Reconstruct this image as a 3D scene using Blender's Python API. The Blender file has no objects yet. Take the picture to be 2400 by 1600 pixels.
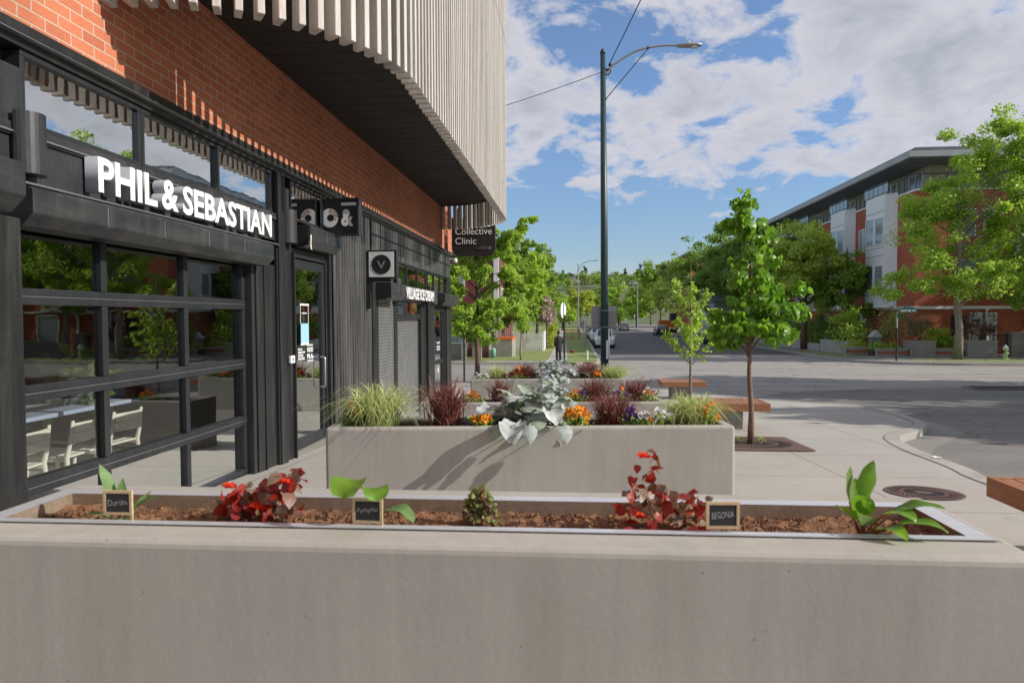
import bpy, bmesh, math, random
import numpy as np
from mathutils import Vector, Matrix, noise as mnoise
R = math.radians
C = bpy.context.scene.collection
RNG = random.Random(7)

# ------------------------------------------------------------------ terrain
def drop(y):
    if y < 2: return -.0596 * (2 - max(y, -60))
    return 1.55 * (1 - math.exp(-(y - 2) / 26))
def gz(y): return -drop(y)

# ------------------------------------------------------------------ materials
def newmat(name):
    m = bpy.data.materials.new(name); m.use_nodes = True
    nt = m.node_tree; nt.nodes.clear()
    out = nt.nodes.new('ShaderNodeOutputMaterial')
    return m, nt, out
def N(nt, t, **kw):
    n = nt.nodes.new(t)
    for k, v in kw.items():
        if k in n.inputs.keys(): n.inputs[k].default_value = v
        else: setattr(n, k, v)
    return n
def L(nt, a, b): nt.links.new(a, b)
def c4(c): return (c[0], c[1], c[2], 1)
def mixc(nt, fac, a, b, blend='MIX'):
    n = nt.nodes.new('ShaderNodeMix'); n.data_type = 'RGBA'; n.blend_type = blend
    for s, v in ((0, fac), (6, a), (7, b)):
        if hasattr(v, 'links') or isinstance(v, bpy.types.NodeSocket): L(nt, v, n.inputs[s])
        else: n.inputs[s].default_value = v if s == 0 else c4(v)
    return n.outputs[2]
def noise_tex(nt, vec, scale, detail=4, rough=.55, dist=0):
    n = N(nt, 'ShaderNodeTexNoise'); n.inputs['Scale'].default_value = scale
    n.inputs['Detail'].default_value = detail; n.inputs['Roughness'].default_value = rough
    n.inputs['Distortion'].default_value = dist
    if vec is not None: L(nt, vec, n.inputs['Vector'])
    return n.outputs['Fac']
def ramp(nt, fac, stops):
    n = nt.nodes.new('ShaderNodeValToRGB'); L(nt, fac, n.inputs[0])
    e = n.color_ramp.elements
    while len(e) < len(stops): e.new(.5)
    for i, (p, c) in enumerate(stops):
        e[i].position = p; e[i].color = c4(c) if isinstance(c, tuple) else (c, c, c, 1)
    return n.outputs[0]
def mathn(nt, op, a, b=0., c=0.):
    n = nt.nodes.new('ShaderNodeMath'); n.operation = op
    for i, v in enumerate((a, b, c)):
        if isinstance(v, bpy.types.NodeSocket): L(nt, v, n.inputs[i])
        else: n.inputs[i].default_value = v
    return n.outputs[0]
def coords(nt, scale=(1, 1, 1), world=False):
    if world: src = N(nt, 'ShaderNodeNewGeometry').outputs['Position']
    else: src = N(nt, 'ShaderNodeTexCoord').outputs['Object']
    mp = N(nt, 'ShaderNodeMapping'); mp.inputs['Scale'].default_value = scale
    L(nt, src, mp.inputs['Vector']); return mp.outputs[0]
def pmat(name, a, b=None, scale=4., rough=.6, bump=0., bscale=None, metal=0., stretch=(1, 1, 1), spec=.5, fine=0., world=False, coat=0., dust=0.):
    """two tones mixed by noise, optional fine grain and bump"""
    m, nt, out = newmat(name); b = b or tuple(x * .75 for x in a)
    p = N(nt, 'ShaderNodeBsdfPrincipled')
    v = coords(nt, stretch, world)
    f = noise_tex(nt, v, scale, 5, .6)
    f2 = ramp(nt, f, [(.32, 0.), (.68, 1.)])
    col = mixc(nt, f2, a, b)
    if fine:
        g = noise_tex(nt, v, scale * 23, 3, .7)
        g2 = ramp(nt, g, [(.3, 1 - fine), (.7, 1 + fine)])
        col = mixc(nt, 1., col, g2, 'MULTIPLY')
    if dust:
        dv = coords(nt, (7, 7, .5), True); df = ramp(nt, noise_tex(nt, dv, 1.3, 5, .65), [(.46, 0.), (.75, 1.)])
        dg_ = ramp(nt, noise_tex(nt, coords(nt, world=True), 1.1, 3), [(.35, .15), (.65, 1.)])
        sp_ = ramp(nt, noise_tex(nt, coords(nt, world=True), 90, 2), [(.66, 0.), (.72, .8)])
        col = mixc(nt, mathn(nt, 'MULTIPLY', mathn(nt, 'MULTIPLY', df, dg_), dust), col, (.20, .185, .165))
        col = mixc(nt, mathn(nt, 'MULTIPLY', sp_, dust * .8), col, (.28, .26, .24))
    L(nt, col, p.inputs['Base Color'])
    rr = mathn(nt, 'MULTIPLY_ADD', f, .25, rough - .12); L(nt, rr, p.inputs['Roughness'])
    p.inputs['Metallic'].default_value = metal; p.inputs['Specular IOR Level'].default_value = spec
    p.inputs['Coat Weight'].default_value = coat
    if bump:
        bn = N(nt, 'ShaderNodeBump'); bn.inputs['Strength'].default_value = bump; bn.inputs['Distance'].default_value = .02
        L(nt, noise_tex(nt, v, bscale or scale * 8, 4, .6), bn.inputs['Height']); L(nt, bn.outputs[0], p.inputs['Normal'])
    L(nt, p.outputs[0], out.inputs[0]); return m
def leafmat(name, a, b, trans=.42, rough=.45, spec=.4, rel=0.):
    m, nt, out = newmat(name)
    r = N(nt, 'ShaderNodeNewGeometry').outputs['Random Per Island']
    big = noise_tex(nt, coords(nt, world=True), 1.3, 2)
    f = mathn(nt, 'MULTIPLY_ADD', r, .7, mathn(nt, 'MULTIPLY_ADD', big, .6, -.15))
    col = mixc(nt, f, a, b)
    if rel:
        cw = coords(nt, world=True); blot = ramp(nt, noise_tex(nt, cw, 22, 4, .6), [(.3, .72), (.7, 1.15)]); col = mixc(nt, 1., col, blot, 'MULTIPLY')
    p = N(nt, 'ShaderNodeBsdfPrincipled'); L(nt, col, p.inputs['Base Color'])
    if rel:
        bn = N(nt, 'ShaderNodeBump'); bn.inputs['Strength'].default_value = rel; bn.inputs['Distance'].default_value = .006
        L(nt, noise_tex(nt, cw, 75, 3, .6), bn.inputs['Height']); L(nt, bn.outputs[0], p.inputs['Normal'])
    p.inputs['Roughness'].default_value = rough; p.inputs['Specular IOR Level'].default_value = spec
    t = N(nt, 'ShaderNodeBsdfTranslucent'); L(nt, mixc(nt, .5, col, (b[0] * 1.5, b[1] * 1.5, b[2])), t.inputs[0])
    mx = N(nt, 'ShaderNodeMixShader'); mx.inputs[0].default_value = trans
    L(nt, p.outputs[0], mx.inputs[1]); L(nt, t.outputs[0], mx.inputs[2]); L(nt, mx.outputs[0], out.inputs[0]); return m
def glassmat(name, tint=(.75, .8, .78), refl=1.0, base=.06):
    m, nt, out = newmat(name)
    fr = N(nt, 'ShaderNodeFresnel'); fr.inputs[0].default_value = 1.5
    f = mathn(nt, 'MULTIPLY_ADD', fr.outputs[0], refl, base); f = mathn(nt, 'MINIMUM', f, 1.)
    g = N(nt, 'ShaderNodeBsdfGlossy'); g.inputs['Roughness'].default_value = .01; g.inputs[0].default_value = (.9, .92, .9, 1)
    bn = N(nt, 'ShaderNodeBump'); bn.inputs['Strength'].default_value = .03; bn.inputs['Distance'].default_value = .02
    L(nt, noise_tex(nt, coords(nt, (1, 1, 2)), 2.2, 2), bn.inputs['Height']); L(nt, bn.outputs[0], g.inputs['Normal'])
    t = N(nt, 'ShaderNodeBsdfTransparent'); t.inputs[0].default_value = c4(tint)
    mx = N(nt, 'ShaderNodeMixShader'); L(nt, f, mx.inputs[0]); L(nt, t.outputs[0], mx.inputs[1]); L(nt, g.outputs[0], mx.inputs[2])
    L(nt, mx.outputs[0], out.inputs[0]); return m
def brickmat(name, c1, c2, mortar, bw=.228, rh=.0815, axis='yz', world=True):
    m, nt, out = newmat(name)
    g = N(nt, 'ShaderNodeNewGeometry').outputs['Position']
    s = N(nt, 'ShaderNodeSeparateXYZ'); L(nt, g, s.inputs[0])
    cb = N(nt, 'ShaderNodeCombineXYZ')
    ax = s.outputs['Y'] if axis == 'yz' else s.outputs['X']
    if axis == 'auto':
        ax = mathn(nt, 'ADD', s.outputs['X'], s.outputs['Y'])
    L(nt, ax, cb.inputs[0]); L(nt, s.outputs['Z'], cb.inputs[1])
    br = N(nt, 'ShaderNodeTexBrick'); L(nt, cb.outputs[0], br.inputs['Vector'])
    br.inputs['Scale'].default_value = 1; br.inputs['Brick Width'].default_value = bw; br.inputs['Row Height'].default_value = rh
    br.inputs['Mortar Size'].default_value = .0055; br.inputs['Mortar Smooth'].default_value = .1
    br.inputs['Color1'].default_value = c4(c1); br.inputs['Color2'].default_value = c4(c2); br.inputs['Mortar'].default_value = c4(mortar)
    br.inputs['Bias'].default_value = -.2
    v = coords(nt, world=True)
    gr = ramp(nt, noise_tex(nt, v, 60, 4, .7), [(.3, .78), (.7, 1.12)])
    big = ramp(nt, noise_tex(nt, coords(nt, (1, 1, .6), True), 1.3, 5, .65), [(.3, .80), (.7, 1.12)])
    col = mixc(nt, 1., mixc(nt, 1., br.outputs['Color'], gr, 'MULTIPLY'), big, 'MULTIPLY')
    p = N(nt, 'ShaderNodeBsdfPrincipled'); L(nt, col, p.inputs['Base Color']); p.inputs['Roughness'].default_value = .85
    bn = N(nt, 'ShaderNodeBump'); bn.inputs['Strength'].default_value = .6; bn.inputs['Distance'].default_value = .01; bn.invert = True
    L(nt, br.outputs['Fac'], bn.inputs['Height']); L(nt, bn.outputs[0], p.inputs['Normal'])
    L(nt, p.outputs[0], out.inputs[0]); return m
def pavemat(name, a, b, jx, jy, ox=0., oy=0., jw=.007, crack=False):
    m, nt, out = newmat(name)
    g = N(nt, 'ShaderNodeNewGeometry').outputs['Position']
    s = N(nt, 'ShaderNodeSeparateXYZ'); L(nt, g, s.inputs[0])
    def line(o, per, off):
        t = mathn(nt, 'FRACT', mathn(nt, 'DIVIDE', mathn(nt, 'ADD', o, 1000 * per + off), per))
        d = mathn(nt, 'MULTIPLY', mathn(nt, 'MINIMUM', t, mathn(nt, 'SUBTRACT', 1., t)), per)
        return mathn(nt, 'LESS_THAN', d, jw)
    v = coords(nt, world=True)
    f = ramp(nt, noise_tex(nt, v, .7, 6, .62), [(.3, 0.), (.72, 1.)])
    col = mixc(nt, f, a, b)
    st = ramp(nt, noise_tex(nt, v, 3.1, 5, .7, .6), [(.55, 1.), (.75, .82)])
    col = mixc(nt, 1., col, st, 'MULTIPLY')
    sp = ramp(nt, noise_tex(nt, v, 130, 2, .6), [(.3, .88), (.7, 1.1)])
    col = mixc(nt, 1., col, sp, 'MULTIPLY')
    if crack:
        vo = N(nt, 'ShaderNodeTexVoronoi'); vo.feature = 'DISTANCE_TO_EDGE'; vo.inputs['Scale'].default_value = .22
        va = N(nt, 'ShaderNodeVectorMath'); va.operation = 'ADD'; L(nt, v, va.inputs[0])
        nn_ = N(nt, 'ShaderNodeTexNoise'); nn_.inputs['Scale'].default_value = 1.3; nn_.inputs['Detail'].default_value = 6; L(nt, v, nn_.inputs['Vector'])
        vs_ = N(nt, 'ShaderNodeVectorMath'); vs_.operation = 'SCALE'; vs_.inputs['Scale'].default_value = 1.4; L(nt, nn_.outputs['Color'], vs_.inputs[0]); L(nt, vs_.outputs[0], va.inputs[1]); L(nt, va.outputs[0], vo.inputs['Vector'])
        ck = mathn(nt, 'LESS_THAN', vo.outputs['Distance'], .0045)
        col = mixc(nt, mathn(nt, 'MULTIPLY', ck, .65), col, (.07, .065, .06))
        pt = ramp(nt, noise_tex(nt, coords(nt, (.12, 1, 1), True), .8, 4, .6), [(.38, .86), (.62, 1.06)]); col = mixc(nt, 1., col, pt, 'MULTIPLY')
    if jx or jy:
        j = mathn(nt, 'MAXIMUM', line(s.outputs['X'], jx, ox) if jx else 0., line(s.outputs['Y'], jy, oy) if jy else 0.)
        col = mixc(nt, mathn(nt, 'MULTIPLY', j, .7), col, (.05, .045, .04))
    p = N(nt, 'ShaderNodeBsdfPrincipled'); L(nt, col, p.inputs['Base Color']); p.inputs['Roughness'].default_value = .82
    p.inputs['Specular IOR Level'].default_value = .3
    bn = N(nt, 'ShaderNodeBump'); bn.inputs['Strength'].default_value = .25; bn.inputs['Distance'].default_value = .01
    L(nt, noise_tex(nt, v, 70, 3, .6), bn.inputs['Height']); L(nt, bn.outputs[0], p.inputs['Normal'])
    L(nt, p.outputs[0], out.inputs[0]); return m

def concmat(name, a, b):
    m, nt, out = newmat(name); v = coords(nt, world=True)
    col = mixc(nt, ramp(nt, noise_tex(nt, v, 1.1, 5, .6, .4), [(.34, 0.), (.66, 1.)]), a, b)
    col = mixc(nt, ramp(nt, noise_tex(nt, coords(nt, (1, 1, .3), True), 2.7, 3, .5), [(.5, 0.), (.8, .55)]), col, (.31, .325, .27))
    col = mixc(nt, 1., col, ramp(nt, noise_tex(nt, coords(nt, (9, 9, .7), True), 1.6, 4, .6), [(.3, .93), (.7, 1.05)]), 'MULTIPLY')
    col = mixc(nt, 1., col, ramp(nt, noise_tex(nt, v, 160, 2, .6), [(.3, .95), (.7, 1.05)]), 'MULTIPLY')
    vo = N(nt, 'ShaderNodeTexVoronoi'); L(nt, v, vo.inputs['Vector']); vo.inputs['Scale'].default_value = 26
    gate = mathn(nt, 'GREATER_THAN', noise_tex(nt, v, 9, 2), .60)
    pin = mathn(nt, 'MULTIPLY', mathn(nt, 'LESS_THAN', vo.outputs['Distance'], .085), gate)
    col = mixc(nt, mathn(nt, 'MULTIPLY', pin, .6), col, (.10, .09, .08))
    p = N(nt, 'ShaderNodeBsdfPrincipled'); L(nt, col, p.inputs['Base Color']); p.inputs['Roughness'].default_value = .72; p.inputs['Specular IOR Level'].default_value = .3
    bn = N(nt, 'ShaderNodeBump'); bn.inputs['Strength'].default_value = .07; bn.inputs['Distance'].default_value = .008
    hgt = mathn(nt, 'SUBTRACT', noise_tex(nt, v, 45, 3, .5), mathn(nt, 'MULTIPLY', pin, 2.)); L(nt, hgt, bn.inputs['Height']); L(nt, bn.outputs[0], p.inputs['Normal'])
    L(nt, p.outputs[0], out.inputs[0]); return m
M = {}
M['conc'] = concmat('pale_cast_concrete', (.425, .412, .362), (.375, .356, .322))
M['conc2'] = pmat('rough_grey_concrete', (.36, .34, .31), (.27, .25, .22), 1.4, .85, .3, 30, fine=.15, spec=.3)
M['pave'] = pavemat('broom_finished_paving', (.45, .42, .38), (.385, .36, .325), 1.52, 1.55, .2, .35)
M['kerb'] = pavemat('kerb_concrete', (.46, .43, .39), (.33, .31, .28), 0, 1.5)
M['gutter'] = pavemat('gutter_concrete', (.30, .28, .255), (.23, .215, .195), 0, 3.0)
M['road'] = pavemat('worn_pale_asphalt', (.37, .34, .31), (.30, .275, .25), 0, 0, crack=True)
M['asphn'] = pavemat('shaded_grey_asphalt', (.24, .222, .205), (.185, .172, .16), 0, 0, crack=True)  # mid grey asphalt with some shade worked into its colour
M['asph'] = pavemat('dark_asphalt', (.15, .14, .14), (.115, .108, .108), 0, 0, crack=True)
M['black'] = pmat('black_powder_coat', (.011, .0115, .013), (.020, .0205, .022), 3, .40, .05, 40, stretch=(1, 1, .3), fine=.2, dust=.28)
M['black2'] = pmat('dark_grey_metal', (.024, .025, .028), (.040, .041, .044), 2, .40, .04, 40, stretch=(1, 1, .25), fine=.15, dust=.4)
M['shbox'] = pmat('dusty_dark_metal', (.07, .075, .075), (.028, .031, .038), 3, .33, .03, 30, metal=.35, stretch=(1, .5, 3), fine=.2, dust=.5)
M['frame'] = pmat('anodised_frame', (.045, .049, .056), (.032, .035, .04), 5, .36, metal=.4, dust=.25)
M['corr'] = pmat('weathered_black_corrugated', (.19, .185, .18), (.035, .035, .038), 1.3, .36, .05, 30, stretch=(2, 5, .35), metal=.35, fine=.25, dust=.5)
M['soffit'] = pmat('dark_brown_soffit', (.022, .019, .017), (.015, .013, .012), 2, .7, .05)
M['wood'] = pmat('weathered_pale_timber', (.64, .595, .545), (.40, .36, .32), 1.1, .75, .12, 25, stretch=(5, 5, .25), fine=.2)
M['bench'] = pmat('oiled_brown_timber', (.42, .19, .085), (.27, .11, .05), 2.5, .55, .15, 18, stretch=(8, 1, 8), fine=.2)
M['lwood'] = pmat('light_pine', (.62, .47, .28), (.5, .36, .2), 5, .7, fine=.15)
M['white'] = pmat('white_painted', (.78, .78, .76), (.7, .7, .68), 4, .5)
M['offw'] = pmat('cream_plastic', (.93, .89, .80), (.88, .84, .74), 4, .5)
M['letter'] = pmat('white_acrylic', (.88, .88, .87), (.84, .84, .83), 9, .4)
M['letside'] = pmat('grey_letter_return', (.55, .56, .60), (.48, .49, .53), 5, .5)
M['steel'] = pmat('brushed_steel', (.55, .56, .58), (.45, .46, .48), 6, .35, metal=.9, stretch=(1, 8, 1))
M['alu'] = pmat('aluminium_flange', (.74, .76, .79), (.62, .63, .66), 6, .38, metal=.45, stretch=(.5, 6, 1), fine=.1)
M['liner'] = pmat('worn_metal_liner', (.42, .33, .25), (.26, .18, .12), 3, .5, metal=.45, fine=.2)
M['soil'] = pmat('brown_potting_soil', (.30, .15, .07), (.09, .042, .022), 14, .95, .9, 60, fine=.5)
M['soil2'] = pmat('dark_soil', (.06, .04, .028), (.03, .02, .015), 14, .95, .8, 60, fine=.4)
M['brick'] = brickmat('orange_red_brick', (.56, .18, .09), (.42, .12, .065), (.52, .40, .29))
M['brickr'] = brickmat('orange_apartment_brick', (.52, .13, .06), (.40, .09, .052), (.36, .16, .10), axis='auto')
M['brickd'] = brickmat('dark_house_brick', (.20, .07, .055), (.15, .05, .052), (.2, .14, .12), axis='auto')
M['white_panel'] = pmat('white_cladding', (.86, .87, .88), (.8, .81, .83), 1.2, .6)
M['beige'] = pmat('beige_stucco', (.47, .44, .36), (.40, .37, .31), 1.5, .85)
M['roofg'] = pmat('grey_metal_roof', (.17, .17, .19), (.13, .13, .14), 1, .5)
M['rooflt'] = pmat('light_grey_fascia', (.42, .43, .45), (.36, .37, .39), 1, .5)
M['brownroof'] = pmat('brown_shingle', (.12, .10, .09), (.08, .07, .06), 2, .9)
M['redsiding'] = pmat('dark_red_siding', (.20, .045, .04), (.14, .03, .03), 2, .7)
M['greysid'] = pmat('grey_siding', (.36, .38, .42), (.3, .31, .34), 2, .7)
M['glass'] = glassmat('clear_shop_glass', (.86, .89, .87), 1.3, .13)
M['glassd'] = glassmat('reflective_window_glass', (.22, .24, .25), 1.4, .62)
M['glassf'] = pmat('far_window_glass', (.22, .28, .30), (.32, .38, .41), .6, .12, spec=1.)
M['interior'] = pmat('dark_interior_wall', (.10, .095, .085), (.07, .065, .06), 1, .9)
M['intfloor'] = pmat('polished_interior_floor', (.20, .19, .175), (.16, .15, .14), 1, .35)
M['table'] = pmat('blue_grey_table_top', (.46, .54, .74), (.40, .47, .66), 3, .3)
M['blackm'] = pmat('matt_black', (.012, .012, .013), (.018, .018, .02), 3, .6)
M['signw'] = pmat('sign_white', (.86, .86, .86), (.8, .8, .8), 5, .5)
M['rust'] = pmat('rusty_cast_iron', (.17, .085, .06), (.11, .06, .052), 9, .7, .3, fine=.3)
M['pole'] = pmat('dark_green_pole_paint', (.018, .045, .052), (.03, .06, .06), 2, .4, stretch=(1, 1, .3))
M['galv'] = pmat('galvanised_steel', (.42, .42, .41), (.34, .34, .33), 4, .45, metal=.5)
M['signback'] = pmat('sign_back_aluminium', (.33, .32, .32), (.28, .27, .27), 3, .5, metal=.3)
M['bark'] = pmat('brown_bark', (.16, .10, .07), (.09, .055, .04), 9, .9, .6, 40, stretch=(1, 1, .4), fine=.3)
M['barky'] = pmat('young_red_brown_bark', (.27, .17, .12), (.14, .085, .06), 12, .7, .4, 50, stretch=(1, 1, .5), fine=.3)
M['barkg'] = pmat('grey_bark', (.30, .26, .22), (.2, .17, .14), 7, .9, .6, 40, stretch=(1, 1, .4), fine=.3)
M['grass'] = pmat('mown_grass', (.17, .235, .055), (.25, .28, .09), 1.1, .9, .5, 30, fine=.4, world=True)
M['earth'] = pmat('green_ground', (.08, .12, .04), (.13, .13, .06), .05, .95, world=True)
M['lf_mid'] = leafmat('mid_green_leaf', (0.17, 0.29, 0.04), (0.32, 0.46, 0.07))
M['lf_light'] = leafmat('fresh_green_leaf', (0.26, 0.42, 0.05), (0.46, 0.62, 0.1))
M['lf_dark'] = leafmat('dark_green_leaf', (.11, .21, .035), (.26, .40, .07))
M['lf_yel'] = leafmat('yellow_green_leaf', (0.34, 0.42, 0.05), (0.5, 0.56, 0.09))
M['lf_sunlit'] = leafmat('sunlit_tone_yellow_green_leaf', (.34, .46, .07), (.52, .62, .12))  # leaf colour raised to stand in for sun the apartments block
M['lf_olive'] = leafmat('olive_leaf', (0.19, 0.26, 0.07), (0.32, 0.39, 0.11))
M['lf_con'] = leafmat('conifer_needles', (.015, .035, .02), (.03, .06, .03), .1)
M['lf_big'] = leafmat('glossy_bright_leaf', (0.11, 0.26, 0.02), (0.25, 0.46, 0.052), .42, .36, .45, .25)
M['lf_tan'] = leafmat('dry_tan_foliage', (.30, .22, .12), (.2, .2, .08), .2)
M['lf_rust'] = leafmat('dry_rust_foliage', (.26, .12, .05), (.12, .07, .04), .2)
M['blossom'] = leafmat('pale_pink_blossom', (.62, .50, .50), (.45, .32, .33), .3)
M['gr_yel'] = leafmat('cream_green_blade', (0.68, 0.68, 0.34), (0.4, 0.5, 0.16), .3)
M['gr_red'] = leafmat('wine_red_blade', (0.33, 0.12, 0.085), (0.15, 0.055, 0.05), .25)
M['silver'] = leafmat('silver_felt_leaf', (.60, .64, .62), (.42, .48, .45), .12, .8, .15, .5)
M['silverg'] = leafmat('silver_green_leaf', (.26, .32, .22), (.36, .42, .34), .15, .8, .15, .5)
M['pans_or'] = leafmat('orange_petal', (.86, .30, .01), (.80, .20, .005), .25, .6)
M['pans_ye'] = leafmat('amber_petal', (.88, .42, .02), (.86, .30, .01), .25, .6)
M['pans_pu'] = leafmat('purple_petal', (.14, .05, .33), (.08, .025, .20), .25, .6)
M['pans_wh'] = leafmat('white_petal', (.80, .80, .80), (.70, .69, .74), .25, .6)
M['pans_re'] = leafmat('dark_red_petal', (.30, .02, .012), (.18, .01, .01), .25, .6)
M['pans_bk'] = pmat('dark_petal_blotch', (.03, .006, .02), (.02, .004, .015), 9, .7)
M['pans_eye'] = pmat('yellow_eye', (.8, .5, .03), (.7, .4, .03), 9, .7)
M['beg_d'] = leafmat('dark_begonia_leaf', (0.24, 0.025, 0.02), (0.46, 0.035, 0.02), .3, .4, .5, .4)
M['beg_g'] = leafmat('bronze_begonia_leaf', (0.34, 0.3, 0.2), (0.22, 0.08, 0.05), .25, .4, .5, .4)
M['beg_r'] = leafmat('red_begonia_flower', (.80, .06, .015), (.70, .03, .012), .35, .5)
M['sage'] = leafmat('downy_green_leaf', (.17, .32, .10), (.26, .40, .17), .35, .6, .3, .4)
M['stemr'] = pmat('reddish_stem', (.30, .11, .05), (.22, .12, .04), 9, .6)
M['stemg'] = pmat('green_stem', (.20, .28, .10), (.14, .2, .06), 9, .6)
M['tyre'] = pmat('tyre_rubber', (.02, .02, .02), (.03, .03, .03), 5, .8)
M['rim'] = pmat('alloy_rim', (.4, .4, .42), (.3, .3, .32), 5, .35, metal=.7)
M['carw'] = pmat('white_car_paint', (.72, .73, .74), (.68, .69, .70), 1, .3, coat=.6)
M['carg'] = pmat('grey_car_paint', (.25, .26, .28), (.2, .21, .23), 1, .3, metal=.3, coat=.6)
M['carb'] = pmat('black_car_paint', (.018, .02, .024), (.022, .025, .03), 1, .25, coat=.7)
M['carn'] = pmat('navy_car_paint', (.025, .03, .06), (.02, .025, .05), 1, .25, coat=.7)
M['cars'] = pmat('silver_car_paint', (.48, .49, .5), (.42, .43, .45), 1, .3, metal=.4, coat=.6)
M['carglass'] = pmat('tinted_car_glass', (.03, .035, .04), (.05, .055, .06), 1, .1, spec=1.)
M['lamp'] = pmat('lamp_lens', (.75, .76, .78), (.65, .66, .68), 9, .2)
M['redlamp'] = pmat('red_lens', (.4, .02, .02), (.3, .02, .02), 9, .25)
M['coat'] = pmat('dark_brown_coat', (.035, .024, .02), (.022, .016, .014), 6, .85, .2)
M['trou'] = pmat('dark_trousers', (.03, .027, .026), (.02, .018, .018), 6, .85)
M['skin'] = pmat('skin', (.50, .30, .21), (.44, .26, .18), 6, .55)
M['hair'] = pmat('brown_hair', (.10, .06, .035), (.05, .03, .02), 20, .7)
M['shoe'] = pmat('black_shoe', (.02, .02, .02), None, 6, .5)
M['blue'] = pmat('pale_blue_poster', (.35, .62, .72), (.32, .58, .68), 5, .5)
M['greensign'] = pmat('street_sign_green', (.01, .10, .08), (.01, .07, .09), 5, .4)
M['teal'] = pmat('teal_paint', (.25, .45, .38), (.2, .38, .32), 5, .5)
M['orange'] = pmat('safety_orange', (.70, .16, .03), (.6, .13, .03), 5, .6)
M['hyd'] = pmat('pale_green_hydrant_paint', (.50, .62, .30), (.42, .52, .26), 5, .5)
M['glow'] = M['signw']

# shutter slats: horizontal ribs in bump are modelled, this is only the finish
M['shutter'] = pmat('shutter_grey_aluminium', (.30, .30, .29), (.2, .2, .2), 2, .38, metal=.5, stretch=(1, 4, 1), fine=.15)

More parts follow.
